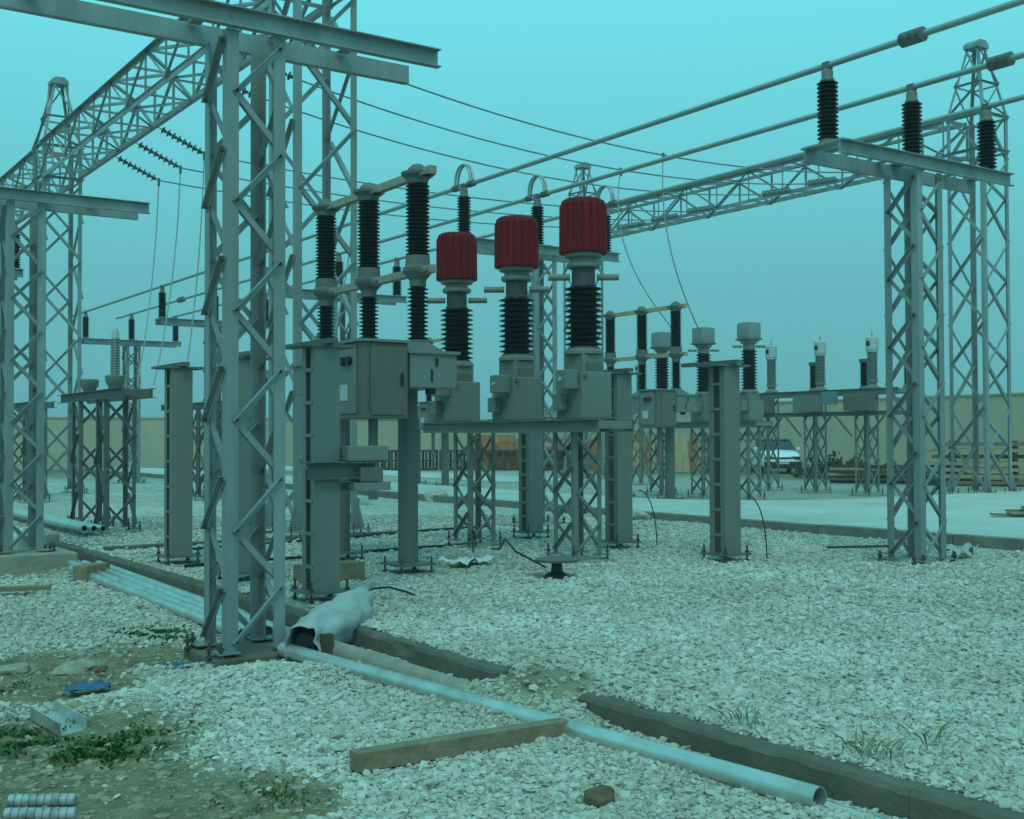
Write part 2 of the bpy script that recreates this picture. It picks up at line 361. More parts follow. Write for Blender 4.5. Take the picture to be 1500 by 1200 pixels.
# crushed-stone cover: real stones near the viewer, one uncountable mass
def gravel():
    rnd = random.Random(5); P = []; RT = []; SC = []; ID = []
    f2 = V((math.sin(yaw), math.cos(yaw))); r2d = V((math.cos(yaw), -math.sin(yaw)))
    bands = [(2.6, 5.2, 2900), (5.2, 7.5, 2300), (7.5, 10.5, 1500), (10.5, 15, 700), (15, 24, 220)]
    for d0, d1, den in bands:
        hw0 = .50
        area = (d1*d1-d0*d0)*hw0
        for _ in range(int(area*den)):
            d = math.sqrt(rnd.uniform(d0*d0, d1*d1)); l = rnd.uniform(-hw0, hw0)*d
            x, y = (f2*d + r2d*l)
            if KX-.02 < x < KX+.075+.06*noise.noise(V((0, y*4, 0))) and not (5.85 < y < 6.7): continue
            if x > 14.9: continue
            dd = dirtmask(x, y)
            if rnd.random() < dd*1.0 - .012: continue
            s = rnd.lognormvariate(0, .42)*.0118*(1+.045*max(0, d-6))
            if x < KX: s *= .98
            s = min(s, .034)
            P.append((x, y, gz(x, y)+s*rnd.uniform(-.15, .55))); RT.append((rnd.uniform(-.5, .5), rnd.uniform(-.5, .5), rnd.uniform(0, 6.28)))
            SC.append((s*rnd.uniform(.8, 1.4), s*rnd.uniform(.75, 1.1), s*rnd.uniform(.45, .8))); ID.append(rnd.randrange(6))
    me = bpy.data.meshes.new('gravel'); me.from_pydata(P, [], [])
    import itertools
    a = me.attributes.new('rot', 'FLOAT_VECTOR', 'POINT'); a.data.foreach_set('vector', list(itertools.chain(*RT)))
    a = me.attributes.new('scl', 'FLOAT_VECTOR', 'POINT'); a.data.foreach_set('vector', list(itertools.chain(*SC)))
    a = me.attributes.new('idx', 'INT', 'POINT'); a.data.foreach_set('value', ID)
    m = bpy.data.materials.new('crushed_stone'); m.use_nodes = True; t = m.node_tree; b = t.nodes['Principled BSDF']
    oi = N(t, 'ShaderNodeObjectInfo'); cr = N(t, 'ShaderNodeValToRGB'); t.links.new(oi.outputs['Random'], cr.inputs[0])
    e = cr.color_ramp.elements; e[0].color = (.40, .385, .32, 1); e[1].color = (.64, .635, .57, 1)
    for p, c in ((.3, (.48, .465, .395, 1)), (.62, (.54, .53, .46, 1)), (.9, (.59, .585, .515, 1))): q = e.new(p); q.color = c
    geo = N(t, 'ShaderNodeNewGeometry'); big = N(t, 'ShaderNodeTexNoise'); big.inputs['Scale'].default_value = .55; big.inputs['Detail'].default_value = 6
    t.links.new(geo.outputs['Position'], big.inputs[0])
    br_ = N(t, 'ShaderNodeValToRGB'); t.links.new(big.outputs[0], br_.inputs[0]); br_.color_ramp.elements[0].position = .3; br_.color_ramp.elements[1].position = .7
    br_.color_ramp.elements[0].color = (.70, .67, .60, 1); br_.color_ramp.elements[1].color = (1, 1, 1, 1)
    mm = N(t, 'ShaderNodeMix', data_type='RGBA', blend_type='MULTIPLY'); mm.inputs[0].default_value = .8
    t.links.new(cr.outputs[0], mm.inputs[6]); t.links.new(br_.outputs[0], mm.inputs[7])
    t.links.new(mm.outputs[2], b.inputs['Base Color']); b.inputs['Roughness'].default_value = .95; b.inputs['Specular IOR Level'].default_value = .2
    me.materials.append(m)
    o = link(bpy.data.objects.new('gravel', me)); tag(o, 'pale crushed stone gravel spread over the switchyard ground', 'gravel', kind='stuff')
    ng = bpy.data.node_groups.new('scatter_stones', 'GeometryNodeTree')
    ng.interface.new_socket('Geometry', in_out='INPUT', socket_type='NodeSocketGeometry'); ng.interface.new_socket('Geometry', in_out='OUTPUT', socket_type='NodeSocketGeometry')
    gi = N(ng, 'NodeGroupInput'); go = N(ng, 'NodeGroupOutput'); iop = N(ng, 'GeometryNodeInstanceOnPoints'); jn = N(ng, 'GeometryNodeJoinGeometry')
    for k in range(6):
        ico = N(ng, 'GeometryNodeMeshIcoSphere'); ico.inputs['Radius'].default_value = 1.0; ico.inputs['Subdivisions'].default_value = 2
        sp = N(ng, 'GeometryNodeSetPosition'); nz = N(ng, 'ShaderNodeTexNoise', noise_dimensions='4D'); nz.inputs['W'].default_value = k*7.3; nz.inputs['Scale'].default_value = 1.1; nz.inputs['Detail'].default_value = 1.5
        ps = N(ng, 'GeometryNodeInputPosition'); sub = N(ng, 'ShaderNodeVectorMath', operation='SUBTRACT'); sub.inputs[1].default_value = (.5, .5, .5)
        scl = N(ng, 'ShaderNodeVectorMath', operation='SCALE'); scl.inputs['Scale'].default_value = 2.4
        ng.links.new(ps.outputs[0], nz.inputs['Vector']); ng.links.new(nz.outputs['Color'], sub.inputs[0]); ng.links.new(sub.outputs[0], scl.inputs[0])
        ng.links.new(ico.outputs[0], sp.inputs['Geometry']); ng.links.new(scl.outputs[0], sp.inputs['Offset'])
        sm = N(ng, 'GeometryNodeSetMaterial'); sm.inputs['Material'].default_value = m; ng.links.new(sp.outputs[0], sm.inputs[0])
        ss = N(ng, 'GeometryNodeSetShadeSmooth'); ss.inputs['Shade Smooth'].default_value = False; ng.links.new(sm.outputs[0], ss.inputs[0])
        gt = N(ng, 'GeometryNodeGeometryToInstance'); ng.links.new(ss.outputs[0], gt.inputs[0]); ng.links.new(gt.outputs[0], jn.inputs[0])
    def attr(n, dt):
        q = N(ng, 'GeometryNodeInputNamedAttribute', data_type=dt); q.inputs['Name'].default_value = n; return q.outputs[0]
    ng.links.new(gi.outputs[0], iop.inputs['Points']); ng.links.new(jn.outputs[0], iop.inputs['Instance']); iop.inputs['Pick Instance'].default_value = True
    ng.links.new(attr('idx', 'INT'), iop.inputs['Instance Index']); ng.links.new(attr('rot', 'FLOAT_VECTOR'), iop.inputs['Rotation']); ng.links.new(attr('scl', 'FLOAT_VECTOR'), iop.inputs['Scale'])
    ng.links.new(iop.outputs[0], go.inputs[0])
    o.modifiers.new('stones', 'NODES').node_group = ng
    print('stones', len(P))
gravel()

# perimeter walls
wl = MB().box(-60, 63, -.3, 42.0, 63.3, 2.62).build('perimeter_wall', WALLM); tag(wl, 'long low tan boundary wall across the left background', 'wall', 'boundary walls')
MB().box(-60, 62.95, 2.622, 41.98, 63.35, 2.70).build('coping', WALLM, wl)
wr = MB().box(42.003, -60, -.3, 42.3, 63.3, 3.14).build('perimeter_wall', WALLM); tag(wr, 'taller tan boundary wall running behind the car on the right', 'wall', 'boundary walls')
MB().box(41.95, -60, 3.142, 42.35, 63.3, 3.21).build('coping', WALLM, wr)

# trench kerb along the left edge of the gravel
def rough_wall(x0, x1, y0, y1, zb, zt):
    # cast-in-place kerb: chipped arrises and an uneven face
    q = MB(); ring = [(x0, zb), (x0, zb+.12), (x0, zt-.10), (x0, zt-.025), (x0+.02, zt), ((x0+x1)/2, zt+.004), (x1-.02, zt), (x1, zt-.02), (x1, zb)]
    n = max(2, int((y1-y0)/.05)); m_ = len(ring)
    for k in range(n+1):
        y = y0+(y1-y0)*k/n
        for j, (x, z) in enumerate(ring):
            a = noise.noise(V((x*9, y*5, z*9+3)))*.010 + noise.noise(V((x*30, y*17, z*30)))*.006
            chip = max(0, noise.noise(V((y*3.3, 4.4, j)))-.25)*.05 if j in (3, 4, 6) else 0
            q.v.append((x+(a+chip if j < 5 else a), y, z+(a*.9-chip if 2 < j < 8 else 0)))
    for k in range(n):
        for j in range(m_): b_ = (j+1) % m_; q.f.append((k*m_+j, k*m_+b_, (k+1)*m_+b_, (k+1)*m_+j))
    q.f.append(tuple(range(m_))); q.f.append(tuple(n*m_+j for j in reversed(range(m_))))
    return q
kr = thing('trench_kerb', 'long dark concrete trench kerb running beside the pipes at the gravel edge', 'kerb', (KX, 0, 0))
for y0, y1 in ((1.0, 3.4), (3.403, 5.84), (6.68, 8.95), (9.9, 13.0), (13.003, 16.0), (16.003, 19.3)):
    rough_wall(0, .165, y0, y1, -.34, .0).build('wall_section', CONCD, kr, smooth=22)
kt = MB().box(4.72, 17.0, -.2, 9.6, 17.14, .06).build('trench_kerb', CONCD, bevel=.012); tag(kt, 'low cross kerb at the far end of the trench, behind the single steel post', 'kerb')
ks = MB().box(4.1, 19.32, -.3, 4.66, 19.6, .10).build('kerb_end_block', CONC, bevel=.015); tag(ks, 'square concrete end block of the trench kerb at the left', 'block')

# ------------------------------------------------------------ bus supports
BX, PH = 12.58, 1.585
def bus_support(label, x, y, ins=(1, 1, 1), dark=False, z0=0.0, left=1.70, foot=CONC, fs=.62, mat_=STEEL):
    t = thing('bus_support', label, 'bus support', (x, y, z0), 'lattice bus supports with crossbeams')
    top = 4.88-z0; wd = .50
    lattice(t, wd, .06, top-.005, 11, .10, .048, mat_, ph=0, bolt=(y < 10))
    for sy, fl in ((-1, -1), (1, 1)):     # pair of channels across the column head
        yy = sy*(wd/2+.004)
        channel('crossbeam', (-left, yy, top+.08), (1.70, yy, top+.08), .16, .075, mat_, t, (0, sy, 0))
    for xx in (-1.66, 1.0, -.35, .35):
        MB().box(xx-.05, -wd/2+.012, top+.145, xx+.05, wd/2-.012, top+.157).build('spacer_plate', mat_, t)
    MB().box(-fs, -fs, -.35, fs, fs, .02).build('footing', foot, t, bevel=.02)
    bolts(t, [(a*.32+b_*.07, c*.32+d*.07) for a, c in ((-1, -1), (1, -1), (1, 1), (-1, 1)) for b_, d in ((0, 0), (a, -c))], .0, .14)
    for c in ((-1, -1), (1, -1), (1, 1), (-1, 1)):
        MB().box(c[0]*.25-.09, c[1]*.25-.09, .045, c[0]*.25+.09, c[1]*.25+.09, .058).build('base_plate', mat_, t)
    for k, on in enumerate(ins):
        if not on: continue
        xx = (k-1)*PH
        MB().box(xx-.11, -wd/2-.06, top+.162, xx+.11, wd/2+.06, top+.174).build('insulator_plate', mat_, t)
        o = insulator(t, 'post_insulator', (xx, 0, top+.22), .70, 14, .085, .125)
        lathe_part(o, 'foot', [(.11, -.045), (.11, -.02), (.085, .01)], PAINT)
        lathe_part(o, 'cap', [(.085, .695), (.085, .72), (.068, .73), (.068, .82), (.05, .84)], PAINT)
        MB().box(-.045, -.05, .84, .045, .05, .93).build('tube_clamp', STEELD, o, bevel=.01)
    return t
RCs = bus_support('lattice bus support with three dark insulators at the right, beside the road', BX, 9.35)
CSs = bus_support('lattice bus support behind the red-topped transformers', BX, 17.45)
bus_support('lattice bus support seen between the tall gantry legs and the breaker', BX, 25.6)
bus_support('far lattice bus support just left of the big near column', BX, 33.85)
bus_support('farthest lattice bus support, at left beside the wall', BX, 42.1)
LCs = bus_support('large near lattice column at left with bare double crossbeam', 3.69, 9.25, (0, 0, 0), z0=-.15, left=2.15, foot=CONCD, fs=.38)
bus_support('half-hidden lattice support behind the left edge column, with one dark insulator', 3.70, 25.7, (0, 0, 1))
LESs = bus_support('lattice column at the left edge with bare crossbeam', 3.70, 17.5, (0, 0, 0))

TZ = 5.99
for k in range(3):
    x = BX+(k-1)*PH
    nm = ('nearest', 'middle', 'farthest')[k]
    t = thing('busbar_tube', 'aluminium busbar tube, %s of the three, running to the upper right' % nm, 'busbar', (x, 17.45, TZ), 'overhead busbar tubes')
    MB().tube([(0, -17.0, 0), (0, -.14, 0)], .038, 14).build('tube', ALU, t, smooth=50)
    for s_ in (-1, 1):                                                     # hoop-shaped expansion link over the insulator
        pts = [(s_*.03, -.24*math.cos(a*math.pi/14), .03+.34*math.sin(a*math.pi/14)**.8) for a in range(15)]
        MB().tube(pts, .022, 8).build('expansion_loop', ALU, t, smooth=60)
    for yy in (-.24, .24): MB().tube([(0, yy-.09, 0), (0, yy+.09, 0)], .06, 10).build('loop_clamp', STEELD, t, smooth=40)
    yc = (8.15-17.45, 8.11-17.45, 8.0-17.45)[k]
    o = MB().tube([(0, yc-.15, 0), (0, yc-.14, 0), (0, yc+.14, 0), (0, yc+.15, 0)], [.045, .085, .085, .045], 10).build('splice_coupler', STEELD, t, smooth=40)
    for yy in (-.10, 0, .10): MB().box(-.11, yc+yy-.02, -.02, .11, yc+yy+.02, .02).build('bolt_bar', STEELD, o)
    t2 = thing('busbar_tube', 'thin distant busbar tube, %s of the three, beyond the hoop links' % nm, 'busbar', (x, 17.45, TZ), 'overhead busbar tubes')
    MB().tube([(0, .14, 0), (0, 26.5, 0)], .038, 12).build('tube', ALU, t2, smooth=50)
    if k == 1: MB().tube([(0, 19.2, 0), (0, 19.6, 0)], .09, 10).build('splice_coupler', STEELD, t2, smooth=40)

# ------------------------------------------------------------ gantries
def gantry_tower(label, x, y, w_=1.08):
    t = thing('gantry_tower', label, 'gantry tower', (x, y, 0), 'tall lattice gantry towers')
    lattice(t, w_, .12, 9.95, 9, .11, .07, STEEL, ph=1)
    h = w_/2; ht = .16; z0, z1 = 9.95, 11.8
    cor = [(-1, -1), (1, -1), (1, 1), (-1, 1)]
    def P(c, k): r = h+(ht-h)*k; return V((c[0]*r, c[1]*r, z0+(z1-z0)*k))
    for c in cor: bar('peak_leg', P(c, 0), P(c, 1), .07, STEEL, t, LEGX[c])
    for k in range(4):
        a, b_ = cor[k], cor[(k+1) % 4]; nrm = V((a[0]+b_[0], a[1]+b_[1], 0)).normalized()
        bar('peak_brace', P(a, .45)+nrm*.004, P(b_, .45)+nrm*.004, .05, STEEL, t, nrm)
        bar('peak_brace', P(a, 0)+nrm*.008, P(b_, .45)+nrm*.008, .05, STEEL, t, nrm)
        bar('peak_brace', P(b_, .45)+nrm*.012, P(a, .95)+nrm*.012, .045, STEEL, t, nrm)
        for zz in (9.0, 9.9): bar('tie', P(a, 0)+V((0, 0, zz-9.95))+nrm*.012, P(b_, 0)+V((0, 0, zz-9.95))+nrm*.012, .07, STEEL, t, nrm)
    MB().prism([(-.24, 0), (.24, 0), (.24, .10), (.12, .20), (-.12, .20), (-.24, .10)], 'y', -.22, .22).build('peak_cap', STEEL, t, (0, 0, 11.74))
    for c in cor:
        cx, cy = c[0]*h, c[1]*h
        MB().box(cx-.22, cy-.22, -.3, cx+.22, cy+.22, .04).build('footing', CONC, t, bevel=.02)
        MB().box(cx-.17, cy-.17, .105, cx+.17, cy+.17, .125).build('base_plate', STEEL, t)
        bolts(t, [(cx-.13, cy-.13), (cx+.13, cy-.13), (cx+.13, cy+.13), (cx-.13, cy+.13)], 0, .2)
        for d in (0, 1):            # gusset fins at the foot
            poly = [(0, .13), (.15, .13), (.02, .62), (0, .62)]
            sgn = c[d]
            m_ = MB()
            if d == 0: m_.prism([(cx-sgn*.02+sgn*p, z) for p, z in poly], 'y', cy-.005, cy+.005)
            else: m_.prism([(cy-sgn*.02+sgn*p, z) for p, z in poly], 'x', cx-.005, cx+.005)
            m_.build('gusset', STEEL, t)
    return t
gantry_tower('tall gantry tower rising out of frame behind the near column', 8.27, 17.8)
gantry_tower('tapered-top gantry tower at the upper left edge', 8.4, 35.2)
gantry_tower('tall gantry tower with pointed top at the right edge', 27.6, 18.5)
gantry_tower('distant gantry tower whose peak shows above the red transformer tops', 27.5, 35.2)
def girder(label, x, y0, y1):
    t = thing('gantry_girder', label, 'girder', (x, (y0+y1)/2, 9.0), 'lattice gantry girders')
    a = .5; L = (y1-y0)/2; hgt = .9
    C4 = [(-a, 0), (a, 0), (a, hgt), (-a, hgt)]
    xr = [(1, 0, 0), (0, 0, 1), (-1, 0, 0), (0, 0, -1)]
    for (cx, cz), r_ in zip(C4, xr): bar('chord', (cx, -L, cz), (cx, L, cz), .11, STEEL, t, r_)
    n = int(2*L/1.35)
    for k in range(4):
        p, q = C4[k], C4[(k+1) % 4]; nrm = V(((p[0]+q[0]), 0, (p[1]+q[1]-hgt))).normalized()
        for i in range(n):
            ya, yb = -L+2*L*i/n, -L+2*L*(i+1)/n
            if (i+k) % 2: ya, yb = yb, ya
            bar('brace', V((p[0], ya, p[1]))+nrm*.004, V((q[0], yb, q[1]))+nrm*.004, .06, STEEL, t, nrm)
            bar('post', V((p[0], -L+2*L*i/n, p[1]))+nrm*.008, V((q[0], -L+2*L*i/n, q[1]))+nrm*.008, .05, STEEL, t, nrm)
    return t
girder('lattice girder slanting down from the top left to the left tower', 8.33, 18.4, 34.6)
girder('lattice girder continuing beyond the left tower to the left edge', 8.4, 35.8, 52)
girder('lattice girder crossing the sky to the right tower', 27.55, 19.1, 34.6)

# strung conductors with disc strings at both ends
def wire(name, label, pts, r=.012, m=WIRE, seg=6, cat='wire', group=None):
    o = MB().tube(pts, r, seg).build(name, m, smooth=60); return tag(o, label, cat, group)
def string(label, p0, p1, m):
    p0, p1 = V(p0), V(p1); d = (p1-p0); t = thing('insulator_string', label, 'insulator string', p0, 'disc insulator strings on the girders')
    nd = 8; M0 = d.to_track_quat('Z', 'Y').to_matrix().to_4x4(); L = d.length
    me = shared(('disc', m.name), lambda: MB().lathe([(.02, 0), (.035, .005), (.095, .03), (.10, .042), (.045, .056), (.04, .11), (.02, .125)], 14).mesh('disc', m, smooth=50))
    for k in range(nd):
        q = M0.copy(); q.translation = d*((k+.9)/(nd+1.2)); put('disc', me, t, M=q)
    MB().tube([(0, 0, 0), d], .012, 6).build('pin', STEELD, t)
ORD = ['nearest', 'second nearest', 'third nearest', 'fourth nearest', 'fifth nearest', 'farthest']
for i, y in enumerate((20.9, 22.65, 24.4, 27.6, 29.35, 31.1)):
    if i < 3: a0, a1, sag = V((8.83, y, 9.35)), V((10.15, y, 9.06)), .62
    else: a0, a1, sag = V((8.83, y, 8.95)), V((9.98, y, 8.45)), .32
    b0, b1 = V((27.05, y, 9.0)), V((25.7, y, 8.70))
    string('dark disc string on the left girder, %s of six' % ORD[i], a0, a1, STRG)
    string('pale glass disc string on the right girder, %s of six' % ORD[i], b0, b1, PORCG)
    pts = [a1.lerp(b1, k/24) - V((0, 0, sag*4*(k/24)*(1-k/24))) for k in range(25)]
    wire('overhead_conductor', 'sagging overhead conductor, %s of six between the girders' % ORD[i], pts, .019, group='overhead conductors between the girders')
def zc(x, y): k = (x-10.1)/(25.7-10.1); return (9.06-.36*k-.62*4*k*(1-k)) if y < 26 else (8.45+.25*k-.32*4*k*(1-k))
def drop(label, x, y, end, bend=.25, dx=0.0):
    p0 = V((x, y, zc(x, y))); e_ = V(end)
    pts = []
    for k in range(17):
        u = k/16; s_ = u*u*(3-2*u)
        pts.append(V((p0.x+(e_.x-p0.x)*(u**2.2)+dx*math.sin(u*math.pi), p0.y+(e_.y-p0.y)*(u**2.2), p0.z+(e_.z-p0.z)*u)))
    t = thing('dropper_wire', label, 'wire', p0, 'droppers hanging from the conductors')
    MB().tube([p-p0 for p in pts], .017, 6).build('cable', DROPW, t, smooth=60)
    MB().tube([(0, 0, .05), (0, 0, -.16)], .035, 8).build('clamp', STEELD, t)
drop('dropper hanging down to the middle grey-headed transformer', 18.75, 20.9, (21.1, 22.2, 4.3), dx=-.1)
drop('dropper curving down past the middle head of the distant breaker', 18.9, 22.65, (21.15, 23.0, 4.2), dx=-.25)
drop('long dropper hanging left of the near column, left one', 10.0, 31.1, (9.45, 31.0, 3.2), dx=-.05)
drop('long dropper hanging left of the near column, middle one', 9.99, 29.35, (9.3, 29.3, 2.9), dx=-.05)
drop('long dropper hanging close beside the near column', 9.98, 27.6, (9.5, 27.7, 2.7), dx=-.05)
drop('dropper hanging between the tall gantry legs, left one', 10.45, 24.4, (10.6, 24.6, 3.2), dx=-.1)
drop('dropper hanging between the tall gantry legs, right one', 10.6, 20.9, (10.2, 21.3, 3.0), dx=.12)

# ------------------------------------------------------------ breakers
def breaker(label, x, y, grp='three-pole circuit breakers', dark=True, sp=1.22, wood=BRACE):
    t = thing('circuit_breaker', label, 'circuit breaker', (x, y, 0), grp)
    for yy in (-.98, .78):
        p = MB().lathe([(.118, .12), (.118, 2.15)], 20).build('support_pole', STEELD, t, (0, yy, 0), smooth=40)
        MB().box(-.24, -.24, .10, .24, .24, .125).build('base_plate', STEELD, p)
        MB().box(-.36, -.36, -.3, .36, .36, .015).build('footing', CONC, p, bevel=.02)
        bolts(p, [(-.2, -.2), (.2, -.2), (.2, .2), (-.2, .2)], 0, .2)
    hb = MB().box(-.31, -1.58, 2.152, .31, 1.58, 2.55).build('base_housing', PAINT, t, bevel=.015)
    MB().box(-.345, -1.61, 2.535, .345, 1.61, 2.572).build('housing_lid', PAINT, t, bevel=.006)
    MB().box(.02, -1.592, 2.40, .055, -1.583, 2.49).build('label_strip', BLACK, hb); MB().box(-.04, -1.592, 2.22, -.015, -1.583, 2.36).build('label_strip', BLACK, hb)
    MB().box(.05, -1.4, 2.09, .13, -1.3, 2.15).build('cable_gland', BLACK, hb)
    for k in (-1, 0, 1):
        yy = k*sp
        pole = lathe_part(t, 'pole_base', [(.30, 2.574), (.29, 2.60), (.13, 2.69), (.13, 2.72)], STEELD, (0, yy, 0), 16)
        insulator(pole, 'lower_insulator', (0, 0, 2.72), .62, 13, .078, .125)
        lathe_part(pole, 'mid_housing', [(.095, 3.34), (.10, 3.42), (.165, 3.50), (.175, 3.52), (.175, 3.56), (.145, 3.58), (.14, 3.70)], STEELD)
        insulator(pole, 'upper_insulator', (0, 0, 3.70), .84, 19, .105, .142)
        lathe_part(pole, 'head', [(.12, 4.54), (.135, 4.60), (.19, 4.64), (.195, 4.67), (.12, 4.685), (.11, 4.72), (.06, 4.765), (.01, 4.78)], STEELD)
        MB().box(-.07, -.30, 4.60, .07, -.16, 4.64).build('terminal_pad', PAINT, pole, bevel=.006)
        MB().box(-.07, -.32, 3.48, .07, -.16, 3.52).build('terminal_pad', STEELD, pole, bevel=.006)
    MB().box(-.045, -sp-.36, 4.60, .045, sp+.06, 4.695).build('timber_brace', wood, t, bevel=.006)
    MB().box(-.045, -sp-.36, 3.47, .045, sp-.02, 3.56).build('timber_brace', wood, t, bevel=.006)
    c = MB().box(-.93, -1.62, 1.80, -.36, -.95, 2.64).build('control_cabinet', CABIN, t, bevel=.012)
    MB().box(-.97, -1.66, 2.642, -.34, -.92, 2.675).build('cabinet_roof', PAINT, c, bevel=.006)
    MB().box(-.83, -1.634, 1.84, -.40, -1.622, 2.60).build('cabinet_door', CABIN, c, bevel=.004)
    MB().box(-.943, -1.50, 1.86, -.932, -1.02, 2.60).build('side_panel', PAINT, c, bevel=.004)
    MB().box(-.95, -1.30, 2.0, -.944, -1.10, 2.18).build('name_plate', PLATE, c)
    for yy in (-1.22, -1.36): MB().tube([(-.944, yy, 2.44), (-.99, yy, 2.44)], .05, 12).build('gauge', BLACK, c)
    MB().box(-.46, -1.662, 2.16, -.43, -1.636, 2.30).build('door_handle', BLACK, c, bevel=.004)
    for zz in (1.95, 2.22, 2.49): MB().tube([(-.838, -1.632, zz-.03), (-.838, -1.632, zz+.03)], .011, 8).build('hinge', STEELD, c)
    MB().box(-.36, -1.5, 1.95, -.315, -1.05, 2.5).build('mounting_bracket', STEELD, c)
    MB().box(-.70, -1.40, .9, -.62, -1.32, 1.80).build('cable_duct', STEELD, c)
    return t
breaker('near circuit breaker with three dark poles and beige cabinet beside the red transformers', 6.86, 13.12)
breaker('distant circuit breaker with yellow timber braces, right of the red transformers', 19.0, 22.0, wood=WOODY)
breaker('farthest circuit breaker, seen between the first two red transformers', 19.2, 32.6, wood=WOODY)

# ------------------------------------------------------------ equipment stands and instrument transformers
def stand(label, x, y, ztop, y0, y1, legs, wd=.42, m=PAINT, boxes=(), name='equipment_stand', beamx=.26):
    t = thing(name, label, 'stand', (x, y, 0), 'lattice equipment stands')
    for ly in legs:
        lattice(t, wd, .10, ztop-.16, 4, .065, .045, m, y0=ly)
        MB().box(-wd/2-.12, ly-wd/2-.12, -.3, wd/2+.12, ly+wd/2+.12, .03).build('footing', CONC, t, bevel=.02)
        bolts(t, [(a*(wd/2+.05), ly+b_*(wd/2+.05)) for a in (-1, 1) for b_ in (-1, 1)], 0, .22)
        for a in (-1, 1):
            for b_ in (-1, 1): MB().box(a*wd/2-.08, ly+b_*wd/2-.08, .085, a*wd/2+.08, ly+b_*wd/2+.08, .1).build('base_plate', m, t)
    for sx in (-1, 1):
        channel('beam', (sx*(beamx-.07), y0, ztop-.08), (sx*(beamx-.07), y1, ztop-.08), .155, .07, m, t, (sx, 0, 0))
    for k in range(4):
        yy = y0+.05+(y1-y0-.1)*k/3
        MB().box(-beamx+.08, yy-.04, ztop-.12, beamx-.08, yy+.04, ztop-.02).build('cross_member', m, t)
    return t
stand('lattice stand carrying the three red-topped transformers', 9.3, 13.4, 1.81, -2.15, 2.1, (-1.35, 1.1), wd=.44, beamx=.34)
def red_ct(label, x, y, z):
    t = thing('current_transformer', label, 'transformer', (x, y, z), 'red-topped current transformers')
    b_ = MB().box(-.24, -.27, .004, .24, .27, .60).build('tank', PAINT, t, bevel=.02)
    MB().box(-.17, -.20, .60, .17, .20, .83).build('tank_neck', PAINT, b_, bevel=.015)
    MB().box(-.30, -.30, .004, .30, .30, .022).build('base_flange', STEELD, b_)
    tb = MB().box(-.44, -.20, .38, -.245, .02, .62).build('terminal_box', PAINT, t, bevel=.012)
    MB().tube([(-.445, -.09, .50), (-.47, -.09, .50)], .025, 8).build('knob', PLATE, tb)
    MB().box(-.12, -.212, .45, .12, -.206, .72).build('name_plate', CABIN, b_)
    MB().tube([(-.2, -.28, .55), (-.2, -.31, .55)], .03, 8).build('oil_valve', STEELD, b_)
    tb2 = MB().box(-.36, .02, .12, -.245, .2, .32).build('terminal_box', PAINT, t, bevel=.012)
    lathe_part(t, 'lower_flange', [(.25, .83), (.25, .87), (.22, .90), (.19, .93)], PAINT)
    insulator(t, 'porcelain', (0, 0, .93), .78, 11, .165, .245, seg=24)
    nk = lathe_part(t, 'neck', [(.17, 1.71), (.15, 1.73), (.15, 1.93)], NECK)
    lathe_part(t, 'upper_flange', [(.20, 1.932), (.215, 1.95), (.215, 1.99), (.17, 2.01), (.17, 2.05), (.24, 2.07), (.24, 2.115)], PAINT)
    for s_ in (-1, 1):
        MB().tube([(s_*.14, -s_*.10, 1.82), (s_*.37, -s_*.26, 1.82)], .042, 10).build('terminal_stub', PAINT, nk, smooth=40)
    hd = MB().lathe([(.285, 2.118), (.295, 2.13), (.29, 2.72), (.28, 2.745)], 144, flute=.048, fn=18).build('red_head', RED, t)
    MB().lathe([(.285, 2.735), (.28, 2.785), (.24, 2.815), (.10, 2.83), (.01, 2.835)], 32).build('dome', RED, hd, smooth=40)
    for k in range(12):
        a = 2*math.pi*k/12
        MB().box(-.012, -.012, 2.74, .012, .012, 2.765).build('rim_bolt', STEELD, hd, (.27*math.cos(a), .27*math.sin(a), 0))
red_ct('red-topped current transformer, right and nearest of three', 9.3, 11.9, 1.81)
red_ct('red-topped current transformer, middle of three', 9.3, 13.4, 1.81)
red_ct('red-topped current transformer, left and farthest of three', 9.3, 14.97, 1.81)

stand('lattice stand carrying the three grey-headed transformers', 21.3, 22.3, 1.95, -2.15, 2.1, (-1.6, 0.0, 1.6), wd=.44, beamx=.34)
def grey_ct(label, x, y, z):
    t = thing('current_transformer', label, 'transformer', (x, y, z), 'grey-headed current transformers')
    b_ = MB().box(-.24, -.25, .004, .24, .25, .50).build('tank', PAINT, t, bevel=.02)
    MB().box(-.17, -.18, .50, .17, .18, .70).build('tank_neck', PAINT, b_, bevel=.015)
    MB().box(-.42, -.18, .25, -.245, .02, .48).build('terminal_box', PAINT, t, bevel=.012)
    lathe_part(t, 'lower_flange', [(.22, .70), (.22, .74), (.17, .78)], PAINT)
    insulator(t, 'porcelain', (0, 0, .78), .98, 13, .14, .205, seg=20)
    nk = lathe_part(t, 'neck', [(.15, 1.76), (.15, 1.90), (.21, 1.93), (.21, 1.97)], PAINT)
    for s_ in (-1, 1): MB().tube([(s_*.14, -s_*.10, 1.84), (s_*.33, -s_*.23, 1.84)], .03, 8).build('terminal_stub', PAINT, nk, smooth=40)
    hd = MB().box(-.215, -.215, 1.972, .215, .215, 2.43).build('grey_head', HEADG, t, smooth=30, bevel=.05)
    MB().box(-.235, -.235, 2.0, .235, .235, 2.03).build('rim', STEELD, hd)
grey_ct('grey-headed current transformer, right and nearest of three', 21.3, 20.65, 1.95)
grey_ct('grey-headed current transformer, middle of three', 21.3, 22.25, 1.95)
grey_ct('grey-headed current transformer, left, behind the distant breaker pole', 21.3, 23.85, 1.95)

